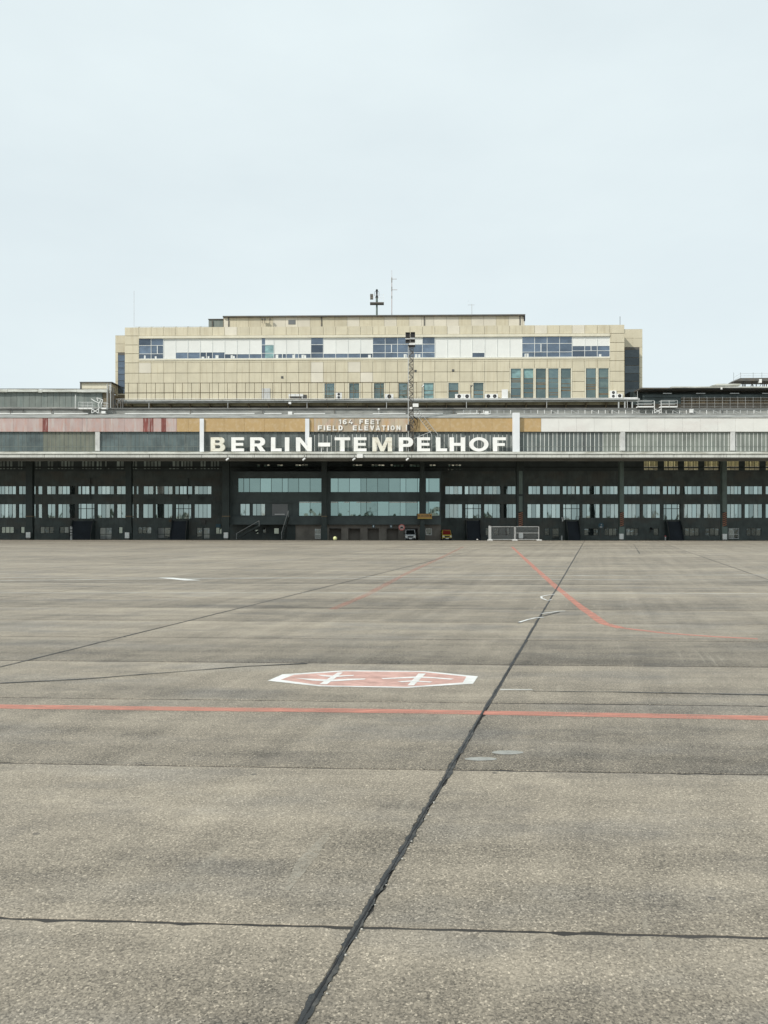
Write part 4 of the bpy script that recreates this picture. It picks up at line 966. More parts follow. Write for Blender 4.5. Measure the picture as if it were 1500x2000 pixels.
for q in (778.5, 783.5, 789.3, 795): obj('rail', MB().tube((X(1330,YQ-.8),YQ-.8,Z(q,YQ)),(X(1560,YQ-.8),YQ-.8,Z(q-.6,YQ)),0.02,5), M['metal'], rr_)
# roof-top platform far right
YZ = 156.0
pf = thing('roof_platform', (X(1480,YZ), YZ, Z(755,YZ)), 'dark raised platform with thin railing at the top right', 'platform')
obj('deck', MB().prism_y([(X(1437,YZ),Z(743.6,YZ)),(X(1446,YZ),Z(738.2,YZ)),(X(1560,YZ),Z(737.5,YZ)),(X(1560,YZ),Z(744.2,YZ))], YZ, YZ+4), M['dkmetal'], pf)
for x in (1450,1453,1455.5,1469,1477,1490,1493,1497): obj('leg', MB().tube((X(x,YZ+1),YZ+1,Z(756,YZ)),(X(x,YZ+1),YZ+1,Z(743.5,YZ)),0.10,6), M['dkmetal'], pf)
for a, b in ((1466,1471),(1472,1467),(1484,1490)): obj('brace', MB().tube((X(a,YZ+1),YZ+1,Z(753,YZ)),(X(b,YZ+1),YZ+1,Z(744,YZ)),0.06,5), M['dkmetal'], pf)
for q in (729.5, 734): obj('rail', MB().tube((X(1446.5,YZ),YZ,Z(q,YZ)),(X(1560,YZ),YZ,Z(q,YZ)),0.028,5), M['metal'], pf)
for x in (1433,1446.5,1471,1488,1505): obj('post', MB().tube((X(x,YZ),YZ,Z(738 if x > 1440 else 752,YZ)),(X(x,YZ),YZ,Z(727.5,YZ)),0.03,5), M['dkmetal'], pf)
for q in (729, 734.5): obj('rail', MB().tube((X(1446.5,YZ),YZ,Z(q,YZ)),(X(1434,YZ),YZ,Z(q+8,YZ)),0.028,5), M['metal'], pf)
pbox('cabinet', 1483, 1488, 740.3, 747.5, YZ-0.1, .6, M['white'], pf)

# ================================================================ ROOF EQUIPMENT
def ac(px0, px1, py0, py1, fans, label, Y=YT-1.4, vert=False):
    o = thing('air_conditioner', (X((px0+px1)/2,Y), Y, Z(py1,Y)), label, 'air conditioner', 'air conditioners on the walkway')
    pbox('casing', px0, px1, py0, py1, Y, 0.5, M['white'], o)
    w_, h_ = (px1-px0)*Y/F, (py1-py0)*Y/F
    for k in range(fans):
        if vert: c_ = (X((px0+px1)/2,Y), Z(py1,Y) + h_*(k+.5)/fans); r = min(w_*.38, h_/fans*.4)
        else: c_ = (X(px0,Y) + w_*(k+.5)/fans, Z(py1,Y) + h_*.5); r = min(h_*.40, w_/fans*.42)
        f_ = obj('fan', MB().tube((c_[0],Y-.03,c_[1]),(c_[0],Y-.004,c_[1]),r,16), M['black'], o)
        obj('hub', MB().tube((c_[0],Y-.06,c_[1]),(c_[0],Y-.031,c_[1]),r*.3,8), M['shutter'], f_)
    for a in (px0+.6, px1-1.4): pbox('foot', a, a+.8, py1, py1+0.9, Y+.1, .3, M['dkmetal'], o)
    return o
ac(655.5,667.5,767.0,779.0,2,'narrow white air conditioner with two stacked fans by the door', vert=True)
ac(752,768.5,769.5,779.0,1,'white air conditioner with one large black fan left of the mast')
ac(889,904.5,769.5,778.5,1,'left white single-fan unit of the pair in front of the low windows')
ac(905,919.5,769.5,778.5,1,'right white single-fan unit of the pair in front of the low windows')
ac(947.5,972.5,769.3,778.2,2,'wide white air conditioner with two black fans near the tall windows')
ac(980.5,992,760.5,778,0,'tall white cabinet unit beside the row of five tall windows')
ac(1192,1204,763,777.2,2,'tall white two-fan unit at the right end of the walkway', vert=True)
ac(1204.5,1216,769,777.2,1,'small square white fan unit at the right end of the walkway')
o = thing('duct_unit', (X(580,YT-1.4), YT-1.4, Z(779.5,YT)), 'low wide grey-white roof unit left of the low windows', 'roof unit')
pbox('casing', 563.5, 592, 769.5, 774, YT-1.4, .7, M['white'], o); pbox('duct', 590.5, 599, 771, 778.5, YT-1.3, .6, M['dkmetal'], o)
for x in (564.2, 589.5): pbox('leg', x, x+1.4, 774, 779.3, YT-1.35, .15, M['white'], o)
pbox('coil', 566.2, 589, 774.1, 777.6, YT-1.25, .5, M['dkmetal'], o)
# satellite brackets between low windows
for x, lab in ((824.5,'dark post with white dish edge beside a low window'),(919.5,'dark forked post between two low windows')):
    o = thing('aerial_post', (X(x,YT-1.8), YT-1.8, Z(779,YT)), lab, 'post')
    Y = YT-1.8; obj('mast', MB().tube((X(x,Y),Y,Z(779,Y)),(X(x,Y),Y,Z(752,Y)),0.09,7), M['dkmetal'], o)
    obj('arm', MB().tube((X(x,Y),Y,Z(756,Y)),(X(x+3.4,Y),Y,Z(752,Y)),0.12,6), M['metal' if x < 900 else 'dkmetal'], o)
# small flood boxes on the roof edge
for x, y, wx, wy, Y, lab in ((566,787,5,4.2,YT-2.6,'small white flood box under the walkway left of the mast'),(566.5,807,8,6.5,YR-.6,'small white flood box on the roof edge above the letter L'),(1351,802.5,7.5,7,YR-.6,'white flood box above the white boards on the right'),(950.5,806.3,7.5,6.5,YR-.6,'white flood box left of the big white post'),(1474,802,0.1,0.1,YR,'')):
    if not lab: continue
    o = thing('flood_lamp', (X(x,Y), Y, Z(y+wy/2+2,Y)), lab, 'lamp', 'white flood boxes on the roof')
    pbox('housing', x-wx/2, x+wx/2, y-wy/2, y+wy/2, Y, .3, M['white'], o)
    pbox('stem', x-.4, x+.4, y+wy/2, y+wy/2+3, Y+.1, .08, M['dkmetal'], o)
o = thing('roof_lamp', (X(740,YR-.5), YR-.5, Z(812,YR)), 'round white lamp on a thin rod above the letter M', 'lamp')
obj('rod', MB().tube((X(740,YR-.5),YR-.5,Z(812,YR)),(X(740,YR-.5),YR-.5,Z(802,YR)),0.03), M['white'], o)
obj('globe', MB().sphere((X(740,YR-.5),YR-.5,Z(800.5,YR)),0.22), M['metal'], o, smooth=True)
# white lattice lying along the right roof edge
la = thing('roof_lattice', (X(1200,YR-.6), YR-.6, Z(809,YR)), 'long low white lattice frame along the right roof edge', 'lattice')
Yl = YR - .6
for q in (801.0, 807.8): obj('chord', MB().tube((X(905,Yl),Yl,Z(q,Yl)),(X(1545,Yl),Yl,Z(q-.6,Yl)),0.035,5), M['metal'], la)
rl = random.Random(2)
for k in range(49):
    x = 905 + 13.2*k
    if 1002 < x < 1018: continue
    obj('upright', MB().tube((X(x,Yl),Yl,Z(808,Yl)),(X(x,Yl),Yl,Z(800.6,Yl)),0.05,5), M['white' if rl.random() < .6 else 'metal'], la)
    if k % 3 == 1 and x > 1050: obj('diagonal', MB().tube((X(x,Yl),Yl,Z(801.5,Yl)),(X(x+12,Yl),Yl,Z(807.5,Yl)),0.05,5), M['metal'], la)
# maintenance gondolas
def gondola(px0, px1, py0, py1, Y, label, n=4):
    o = thing('maintenance_cradle', (X((px0+px1)/2,Y), Y, Z(py1,Y)), label, 'cradle', 'maintenance cradles on the roof')
    pbox('platform', px0, px1, py1-2.2, py1, Y, 1.0, M['white'], o)
    for q in (py0, (py0+py1)/2-.8):
        for yy in (Y, Y+1): obj('rail', MB().tube((X(px0,Y),yy,Z(q,Y)),(X(px1,Y),yy,Z(q,Y)),0.04,6), M['metal'], o)
    for k in range(n):
        x = X(px0 + (px1-px0)*k/(n-1), Y)
        obj('post', MB().tube((x,Y,Z(py1,Y)),(x,Y,Z(py0,Y)),0.04,6), M['metal'], o)
    return o
Yg_ = 129.9
gondola(1246, 1277.5, 782.2, 795.4, Yg_, 'white railed cradle nearest the right corner of the office block', 2)
gondola(1291, 1323, 782, 795.4, Yg_, 'white railed cradle in front of the dark right roof hall', 3)
o = thing('cradle_stand', (X(1284,Yg_), Yg_, Z(807,Yg_)), 'crossed white stand between the two right cradles', 'stand')
for a, b in ((1279,1291),(1291,1279)): obj('leg', MB().tube((X(a,Yg_),Yg_,Z(799,Yg_)),(X(b,Yg_),Yg_,Z(806.5,Yg_)),0.05), M['white'], o)
for x in (1278.3, 1291.3): obj('upright', MB().tube((X(x,Yg_),Yg_,Z(806.8,Yg_)),(X(x,Yg_),Yg_,Z(783,Yg_)),0.05), M['white'], o)
gondola(153, 180.5, 785.5, 798.6, Yg_, 'white railed cradle in front of the left roof hall', 4)
gondola(197.5, 207.5, 786, 798.6, Yg_, 'small white cradle beside the left pipe cluster', 2)
o = thing('roof_hoist', (X(188,Yg_), Yg_, Z(808,Yg_)), 'angled white hoist arm between the two left cradles', 'hoist')
for a, b, c, d in ((180,797,179,807),(193,797,192,807),(180,799,192,807),(192,799,180,807),(194,797,192,790),(192,790,197,782),(178,779,186,784),(186,784,194,787),(189,777,201,781),(201,781,198,790),(189,777,191,783)):
    obj('strut', MB().tube((X(a,Yg_),Yg_,Z(b,Yg_)),(X(c,Yg_),Yg_,Z(d,Yg_)),0.06), M['white'], o)
obj('davit', MB().tube((X(147,Yg_),Yg_,Z(798,Yg_)),(X(147.5,Yg_),Yg_,Z(771,Yg_)),0.05), M['white'], o)
pbox('counterweight', 198, 205.5, 802.8, 807.5, Yg_, .4, M['white'], o)
# service gate frame at the right foot of the office block
o = thing('service_frame', (X(1227,YT-3), YT-3, Z(799,YT)), 'white post frame under the right end of the walkway', 'frame')
Y = YT-3
for x in (1208.5, 1220.5, 1235): pbox('post', x-1.1, x+1.1, 781 if x > 1210 else 785, 799, Y, .2, M['metal'], o)
pbox('beam', 1219, 1246, 776.2, 778.2, Y, .2, M['white'], o); obj('rod', MB().tube((X(1245,Y),Y,Z(778,Y)),(X(1245,Y),Y,Z(764,Y)),0.05), M['metal'], o)
pbox('lamp', 1237.5, 1243, 777.5, 781, Y-.2, .25, M['white'], o)

# antennas and beacon
def antenna(x, y0, y1, Y, r, label, arms=(), mat='metal', tip=None):
    o = thing('antenna', (X(x,Y), Y, Z(y1,Y)), label, 'antenna')
    obj('rod', MB().tube((X(x,Y),Y,Z(y1,Y)),(X(x,Y),Y,Z(y0,Y)),r,6), M[mat], o)
    for (a, b, q) in arms: obj('arm', MB().tube((X(a,Y),Y,Z(q,Y)),(X(b,Y),Y,Z(q,Y)),r*.7,5), M[mat], o)
    if tip: obj('whip', MB().tube((X(x,Y),Y,Z(y0,Y)),(X(x,Y),Y,Z(tip,Y)),r*.4,5), M[mat], o)
    return o
antenna(261.8, 568, 639, YT+2, 0.035, 'thin tall whip antenna on the left end of the roof')
a_ = antenna(765.3, 541, 617, YP+3, 0.07, 'red and white rod antenna beside the roof beacon', ((765,775,545),(765,776,566)), 'antred', 527)
for q0, q1 in ((543,552),(560,569),(578,583)): obj('band', MB().tube((X(765.3,YP+3),YP+3,Z(q1,YP+3)),(X(765.3,YP+3),YP+3,Z(q0,YP+3)),0.085,6), M['rust'], a_)
antenna(921.5, 594, 617, YP+2, 0.05, 'small branching antenna right of centre on the penthouse', ((914,927,595.5),(914,915,588)))
antenna(1211, 618, 635, YT+2, 0.05, 'short rod antenna on the right end of the roof', (), 'dkmetal')
Yb = YP + 2
o = thing('roof_beacon', (X(736,Yb), Yb, Z(617,Yb)), 'dark beacon lamp on a railed platform above the penthouse', 'beacon')
obj('pole', MB().tube((X(736,Yb),Yb,Z(617,Yb)),(X(736,Yb),Yb,Z(592,Yb)),0.19,10), M['greenlite'], o)
pbox('platform', 722.7, 749.8, 590, 592.4, Yb-.7, 1.4, M['dkmetal'], o)
for q in (577.5, 583.5): obj('rail', MB().tube((X(722.7,Yb),Yb-.6,Z(q,Yb)),(X(749.8,Yb),Yb-.6,Z(q,Yb)),0.018,5), M['white'], o)
for x in (722.9, 741, 749.6): obj('rail_post', MB().tube((X(x,Yb),Yb-.6,Z(590,Yb)),(X(x,Yb),Yb-.6,Z(576.5,Yb)),0.025,5), M['white'], o)
pbox('lamp_box', 723, 728.8, 574, 583.8, Yb-.3, .5, M['dkmetal'], o)
obj('lamp_foot', MB().tube((X(736,Yb),Yb,Z(590,Yb)),(X(736,Yb),Yb,Z(582,Yb)),0.22,10), M['greenlite'], o)
obj('lamp_body', MB().tube((X(736,Yb),Yb,Z(582,Yb)),(X(736,Yb),Yb,Z(577,Yb)),0.33,10,0.2), M['black'], o)
obj('lamp_neck', MB().tube((X(736,Yb),Yb,Z(577,Yb)),(X(736,Yb),Yb,Z(569,Yb)),0.16,10,0.2), M['black'], o)
obj('lamp_top', MB().sphere((X(736,Yb),Yb,Z(567,Yb)),0.24,10,8), M['black'], o, smooth=True)
for s in (-1, 1):
    cx_ = 736 + s*4.3
    obj('guard', MB().tube((X(736+s*1.5,Yb),Yb,Z(568.5,Yb)),(X(cx_,Yb),Yb,Z(570,Yb)),0.03,5).tube((X(cx_,Yb),Yb,Z(570,Yb)),(X(cx_,Yb),Yb,Z(578,Yb)),0.03,5), M['black'], o)
for x, y in ((512,621),(517,621.5),(527,621.5)):
    o = thing('wall_spot', (X(x,YP-.4), YP-.4, Z(y+2,YP)), {512:'small dark spotlight on the penthouse wall, leftmost of three',517:'small dark spotlight on the penthouse wall, middle of three',527:'small dark spotlight on the penthouse wall, rightmost of three'}[x], 'spotlight', 'penthouse spotlights')
    pbox('head', x-1.6, x+1.6, y, y+3, YP-.5, .4, M['dkmetal'], o); pbox('stem', x-.4, x+.4, y+3, y+10, YP-.2, .1, M['dkmetal'], o)

# ================================================================ FLOODLIGHT MAST
YM = 125.45
mast = thing('floodlight_mast', (X(802,YM), YM, Z(882.3,YM)), 'tall lattice floodlight mast standing among the sign letters', 'light mast')
hw = 0.40; zb_, zt_ = Z(882.3,YM), Z(672,YM); xc = X(802.3,YM)
for sx in (-1, 1):
    for sy in (-1, 1):
        obj('leg', MB().tube((xc+sx*hw,YM+sy*hw*.8,zb_),(xc+sx*hw,YM+sy*hw*.8,zt_),0.055,5), M['metal' if sx < 0 else 'dkmetal'], mast)
n = 26; dz = (zt_-zb_)/n
for k in range(n):
    z0, z1 = zb_ + dz*k, zb_ + dz*(k+1)
    s = 1 if k % 2 else -1
    mb = MB()
    for sy in (-1, 1): mb.tube((xc-s*hw,YM+sy*hw*.8,z0),(xc+s*hw,YM+sy*hw*.8,z1),0.036,4)
    for sx in (-1, 1): mb.tube((xc+sx*hw,YM-s*hw*.8,z0),(xc+sx*hw,YM+s*hw*.8,z1),0.03,4)
    for sy in (-1, 1): mb.tube((xc-hw,YM+sy*hw*.8,z1),(xc+hw,YM+sy*hw*.8,z1),0.03,4)
    obj('brace', mb, M['dkmetal'], mast)
obj('ladder', MB().tube((xc-.12,YM-.36,zb_),(xc-.12,YM-.36,zt_),0.03,4).tube((xc+.16,YM-.36,zb_),(xc+.16,YM-.36,zt_),0.03,4), M['dkmetal'], mast)
pbox('head_platform', 797, 811, 673.6, 675.4, YM-.5, 1.0, M['black'], mast)
for a, b, c, d in ((792,801.0,649.4,658.5),(802.0,810.8,649.0,658.8),(792,801,663,669),(801.5,810.8,663.5,668.5)):
    h = pbox('floodlight', a, b, c, d, YM-.55, .45, M['dkmetal'], mast)
    pbox('lens', a+.7, b-.7, c+1.2, d-1.0, YM-.58, .028, M['black'], h); pbox('visor', a, b, c-.5, c, YM-.75, .6, M['dkmetal'], h)
pbox('ballast_box', 799, 810.5, 668.6, 673.4, YM-.45, .5, M['white'], mast); pbox('top_box', 800.5, 810.5, 659.3, 662.3, YM-.5, .5, M['metal'], mast); pbox('top_box', 792, 800, 661, 662.8, YM-.5, .5, M['white'], mast)
obj('head_frame', MB().tube((xc,YM,zt_),(xc,YM,Z(652,YM)),0.07,6).tube((X(793,YM),YM-.1,Z(660.5,YM)),(X(810,YM),YM-.1,Z(660.5,YM)),0.05,5), M['dkmetal'], mast)
pbox('lower_lamp', 806.3, 817.3, 788, 794.6, YM-.9, .45, M['white'], mast); pbox('lower_camera', 800.3, 805, 795, 799, YM-.7, .3, M['white'], mast)
obj('lamp_arm', MB().tube((xc+hw,YM-.5,Z(795,YM)),(X(812,YM),YM-.5,Z(795,YM)),0.05,5), M['dkmetal'], mast)
pbox('control_box', 795.4, 800.5, 829, 841, YM-.45, .3, M['black'], mast)
st = obj('access_ladder', MB().tube((X(808,YM),YM-.3,Z(800,YM)),(X(817,YM),YM-.3,Z(800.3,YM)),0.045,5).tube((X(817,YM),YM-.3,Z(800.3,YM)),(X(850,YM),YM-.3,Z(843,YM)),0.045,5).tube((X(850,YM),YM-.3,Z(843,YM)),(X(855,YM),YM-.3,Z(849,YM)),0.045,5).tube((X(855,YM),YM-.3,Z(849,YM)),(X(855,YM),YM-.3,Z(882,YM)),0.045,5).tube((X(812,YM),YM-.3,Z(809,YM)),(X(843,YM),YM-.3,Z(849,YM)),0.045,5).tube((X(843,YM),YM-.3,Z(849,YM)),(X(843,YM),YM-.3,Z(882,YM)),0.045,5).tube((X(808,YM),YM-.3,Z(857,YM)),(X(842,YM),YM-.3,Z(843,YM)),0.04,5), M['metal'], mast)
mb = MB()
for k in range(11):
    t = k/10; mb.tube((X(812+31*t,YM),YM-.3,Z(809+40*t,YM)),(X(817+33*t+3*t,YM),YM-.3,Z(802+42*t,YM)),0.03,4)
obj('rungs', mb, M['dkmetal'], st)
tag(obj('cable_bundle', MB().tube((X(806,YM),YM-.1,Z(812,YM)),(X(816,YM),YM+.3,Z(820,YM)),0.08).tube((X(816,YM),YM+.3,Z(820,YM)),(X(813,YM),YM+.3,Z(838,YM)),0.05).tube((X(807,YM),YM,Z(820,YM)),(X(812,YM),YM+.2,Z(830,YM)),0.06), M['black'], mast), None, None)

# ================================================================ LETTERS
def arc(cx, cy, r, a0, a1, n=10, ry=None):
    ry = r if ry is None else ry
    return [(cx + r*math.cos(R(a0+(a1-a0)*k/n)), cy + ry*math.sin(R(a0+(a1-a0)*k/n))) for k in range(n+1)]
def slot(x0, y0, y1, xr):
    r = (y1-y0)/2; return [(x0,y0)] + arc(xr-r, (y0+y1)/2, r, -90, 90) + [(x0,y1)]
def thick(pts, t):
    L, Rr = [], []
    for i, p in enumerate(pts):
        a = Vector(pts[max(i-1,0)]); b = Vector(pts[min(i+1,len(pts)-1)]); d = (b-a).normalized(); nn = Vector((-d.y, d.x))
        L.append(tuple(Vector(p)+nn*t/2)); Rr.append(tuple(Vector(p)-nn*t/2))
    return L + Rr[::-1]
def glyph(ch, w, t, s):
    if ch == 'B': return [[(0,0),(w-.28,0)] + arc(w-.28,.28,.28,-90,65) + arc(w*.96-.24,.76,.24,-65,90) + [(0,1)], slot(t,s,.44,w-t*1.05), slot(t,.60,1-s,w*.96-t*1.05)]
    if ch == 'E': return [[(0,0),(w,0),(w,s),(t,s),(t,.5-s*.48),(w*.94,.5-s*.48),(w*.94,.5+s*.48),(t,.5+s*.48),(t,1-s),(w,1-s),(w,1),(0,1)]]
    if ch == 'F': return [[(0,0),(t,0),(t,.5-s*.55),(w*.92,.5-s*.55),(w*.92,.5+s*.4),(t,.5+s*.4),(t,1-s),(w,1-s),(w,1),(0,1)]]
    if ch == 'R': return [[(0,0),(t,0),(t,.36),(w*.42,.36),(w-t*1.25,0),(w,0),(w*.72,.39)] + arc(w*.97-.31,.69,.31,-70,90) + [(0,1)], slot(t,.36+s*.95,1-s,w*.97-t*1.05)]
    if ch == 'P': return [[(0,0),(t,0),(t,.32)] + arc(w-.34,.66,.34,-90,90) + [(0,1)], slot(t,.32+s,1-s,w-t*1.05)]
    if ch == 'D': return [[(0,0)] + arc(w-.5*w,.5,.5*w,-90,90,12,.5) + [(0,1)], [(t,s)] + arc(w*.5,.5,.5*w-t,-90,90,12,.5-s) + [(t,1-s)]]
    if ch == 'L': return [[(0,0),(w,0),(w,s),(t,s),(t,1),(0,1)]]
    if ch == 'I': return [[(0,0),(w,0),(w,1),(0,1)]]
    if ch == 'N': return [[(0,0),(t,0),(t,.62),(w-t,0),(w,0),(w,1),(w-t,1),(w-t,.38),(t,1),(0,1)]]
    if ch == 'M': return [[(0,0),(t,0),(t,.66),(w*.5-t*.42,0),(w*.5+t*.42,0),(w-t,.66),(w-t,0),(w,0),(w,1),(w-t*1.3,1),(w*.5,.36),(t*1.3,1),(0,1)]]
    if ch == 'T': return [[(w/2-t/2,0),(w/2+t/2,0),(w/2+t/2,1-s),(w,1-s),(w,1),(0,1),(0,1-s),(w/2-t/2,1-s)]]
    if ch == 'H': return [[(0,0),(t,0),(t,.5-s*.5),(w-t,.5-s*.5),(w-t,0),(w,0),(w,1),(w-t,1),(w-t,.5+s*.5),(t,.5+s*.5),(t,1),(0,1)]]
    if ch == 'O': return [arc(w/2,.5,w/2,0,350,34,.51), arc(w/2,.5,w/2-t*.98,0,350,34,.51-s)]
    if ch == '-': return [[(0,0),(w,0),(w,1),(0,1)]]
    if ch == 'V': return [[(w/2-t*.55,0),(w/2+t*.55,0),(w,1),(w-t,1),(w/2,.3),(t,1),(0,1)]]
    if ch == 'A': return [[(0,0),(t,0),(w*.5-w*.5*.45+t*.4,.22),(w*.5+w*.5*.45-t*.4,.22),(w-t,0),(w,0),(w/2+t*.5,1),(w/2-t*.5,1)], [(w*.5-w*.15,.22+s*.8),(w*.5+w*.15,.22+s*.8),(w*.5,.74)]]
    if ch == '1': return [[(w*.45,0),(w*.45+t,0),(w*.45+t,1),(w*.45,1),(0,.8),(.08,.62),(w*.45,.78)]]
    if ch == '6': return [[(w*.92,1-s),(w*.92,1),(w*.56,1)] + arc(w*.56,.50,w*.56,95,175,8,.50) + arc(w/2,.32,w/2,185,445,18,.32) + [(t*.95,.60)] + arc(w*.56,.58,w*.56-t,165,95,6,.42-s), arc(w/2,.31,w/2-t,0,345,20,.31-s*.85)]
    if ch == '4': return [[(w*.62,0),(w*.62+t,0),(w*.62+t,.24),(w*1.05,.24),(w*1.05,.24+s*.8),(w*.62+t,.24+s*.8),(w*.62+t,.5),(w*.62,.5),(w*.62,.24+s*.8),(t,.24+s*.8),(w*.72,1),(w*.45,1),(0,.3),(0,.24),(w*.62,.24)]]
def letter(name, ch, px0, px1, py0, py1, Y, dep, mat, parent, t=.30, s=.20, bevel=0.0):
    h = (py1-py0)*Y/F; wd = (px1-px0)*Y/F
    cu = bpy.data.curves.new('glyph', 'CURVE'); cu.dimensions = '2D'; cu.fill_mode = 'BOTH'; cu.extrude = dep/2; cu.bevel_depth = bevel
    for loop in glyph(ch, wd/h, t, s):
        sp = cu.splines.new('POLY'); sp.points.add(len(loop)-1); sp.use_cyclic_u = True
        for q, p_ in zip(sp.points, loop): q.co = (p_[0]*h, p_[1]*h, 0, 1)
    to = bpy.data.objects.new('tmp_glyph', cu); COL.objects.link(to)
    me = bpy.data.meshes.new_from_object(to.evaluated_get(bpy.context.evaluated_depsgraph_get()))
    bpy.data.objects.remove(to); bpy.data.curves.remove(cu)
    me.transform(Matrix.Rotation(R(90), 4, 'X')); me.name = name; me.materials.clear(); me.materials.append(mat)
    o = bpy.data.objects.new(name, me); COL.objects.link(o)
    return place(o, (X(px0,Y), Y, Z(py1,Y)), parent)
YL = 125.0
sign = thing('letter_sign', (X(700,YL), YL, Z(882,YL)), 'large white raised letters BERLIN-TEMPELHOF standing on the canopy edge', 'sign')
for ch, a, b in (('B',412,439.8),('E',452.3,476.8),('R',489,518.8),('L',529.6,550.2),('I',556.7,565.2),('N',578.3,609),('T',653.8,684),('E',690.8,715.8),('M',727.3,765.8),('P',779,807),('E',814.6,840),('L',851.6,873),('H',878,908.3),('O',916.5,953.8),('F',962.7,987.7)):
    hh = 27.2
    letter('letter', ch, a, b, 854.4, 881.6, YL, 0.45, M['lettergrime' if a in (412, 727.3) else 'letter'], sign, 0.31 if ch not in 'IO' else .30, 0.205)
letter('hyphen', '-', 621.6, 645, 864.8, 872.2, YL, 0.45, M['letter'], sign)
for x in (627.5, 639): pbox('hyphen_leg', x-.6, x+.6, 872.2, 882, YL, .1, M['white'], sign)
for x in (420, 470, 505, 540, 600, 668, 705, 745, 790, 828, 862, 893, 935, 970): obj('foot_bar', MB().tube((X(x-9,YL),YL-.05,Z(882,YL)),(X(x+8,YL),YL+.45,Z(882,YL)),0.05,5), M['rust'], sign)
YE = YBd - 0.10
es = thing('elevation_sign', (X(705,YE), YE, Z(841,YE)), 'two lines of small white letters, 164 feet field elevation, on the worn board', 'sign')
def word(txt, x0, x1, y0, y1):
    wd = {'I':.35,'1':.5,' ':.5}; tot = sum(wd.get(c,1) + .42 for c in txt) - .42; u = (x1-x0)/tot; x = x0
    for c in txt:
        k = wd.get(c, 1)*u
        if c != ' ': letter('letter', c, x, x+k, y0, y1, YE, 0.12, M['letterfaded'], es, .27 if c not in 'I' else .3, .2)
        x += k + .42*u
word('164', 662, 688.5, 819.2, 828.6); word('FEET', 702, 741.8, 819.2, 828.6)
word('FIELD', 621, 669.3, 831, 840.6); word('ELEVATION', 689, 782.2, 831, 840.6)
pbox('loose_bar', 793, 795, 829.5, 841, YE, .1, M['letter'], es)

# ================================================================ THINGS ON THE APRON
# cabinets at the column feet
for x, q0, q1, lab in ((54.5,1039.5,1049.5,'grey-white cabinet at the foot of the leftmost column'),(247.8,1040,1050.3,'grey-white cabinet at the foot of the second column from the left'),(441,1040,1050.3,'grey-white cabinet at the foot of the column left of the lounge'),(1017.5,1040.5,1051,'grey-white cabinet behind the metal fence'),(1214,1042.5,1052.6,'grey-white cabinet at the foot of the middle striped column'),(1415.8,1042.8,1053,'grey-white cabinet at the foot of the rightmost striped column')):
    Y = 137.3; root = thing('column_cabinet', (X(x,Y), Y, -0.05), lab, 'cabinet', 'cabinets at the column feet')
    b_ = pbox('case', x-4, x+4, q0, q1+0.5, Y, .35, M['white'], root); pbox('door', x-3.3, x+3.3, q0+.9, q1-.6, Y-.02, .018, M['whiteframe'], root)
    pbox('plinth', x-3.6, x+3.6, q1+.5, q1+3.5, Y+.03, .3, M['dkmetal'], root)
# mobile fence
YFn = 129.2
def fence(px0, px1, py0, py1, label, extra=()):
    o = thing('mobile_fence', (X((px0+px1)/2,YFn), YFn, 0), label, 'fence', 'mobile fence panels on the apron')
    z0, z1 = 0.14, Z(py0,YFn); x0, x1 = X(px0,YFn), X(px1,YFn)
    for x in (x0, x1): obj('post', MB().tube((x,YFn,0.05),(x,YFn,z1),0.045,8), M['post'], o)
    for z in (z0, z1): obj('rail', MB().tube((x0,YFn,z),(x1,YFn,z),0.04,8), M['post'], o)
    for q in extra: obj('rail', MB().tube((x0,YFn,Z(q,YFn)),(x1,YFn,Z(q,YFn)),0.03,6), M['post'], o)
    mb = MB(); n = 28
    for k in range(1, n): xx = x0+(x1-x0)*k/n; mb.box(xx-.004, xx+.004, YFn-.004, YFn+.004, z0, z1)
    for k in range(1, 9): zz_ = z0+(z1-z0)*k/9; mb.box(x0, x1, YFn+.005, YFn+.011, zz_-.004, zz_+.004)
    obj('wire_mesh', mb, M['metal'], o)
    return o
fence(959, 1004.8, 1028.8, 1053.3, 'left white framed mobile fence panel in front of the terminal')
fence(1007, 1052.5, 1028.8, 1053.3, 'right white framed mobile fence panel with a middle bar', (1041,))
fence(954.8, 957.6, 1027.4, 1053.3, 'folded narrow fence panel at the left end of the fence')
for x, lab in ((957,'white foot block at the left end of the mobile fence'),(1005.5,'white foot block in the middle of the mobile fence'),(1053,'white foot block at the right end of the mobile fence')):
    mb = MB().prism_y([(X(x-5,YFn),0.005),(X(x+5,YFn),0.005),(X(x+4,YFn),0.14),(X(x-4,YFn),0.14)], YFn-.35, YFn+.35); tag(obj('foot_block', mb, M['white']), lab, 'block', 'feet of the mobile fence')
# pale lime globe on the apron
o = thing('globe_bollard', tuple(G(654.5, 1055.5)), 'round pale lime globe standing on the apron before the garages', 'bollard')
Y = G(654.5,1055.5).y
obj('globe', MB().sphere((X(654.5,Y),Y,Z(1051.4,Y)),0.34,14,10), M['palegreen'], o, smooth=True); obj('stub', MB().tube((X(654.5,Y),Y,0),(X(654.5,Y),Y,0.15),0.2,10), M['dkmetal'], o)
tag(obj('white_stone', MB().sphere((G(932.5,1054.5).x, G(932.5,1054.5).y, 0.07), 0.16, 8, 5, .6), M['white']), 'small white lump on the apron left of the fence', 'stone')
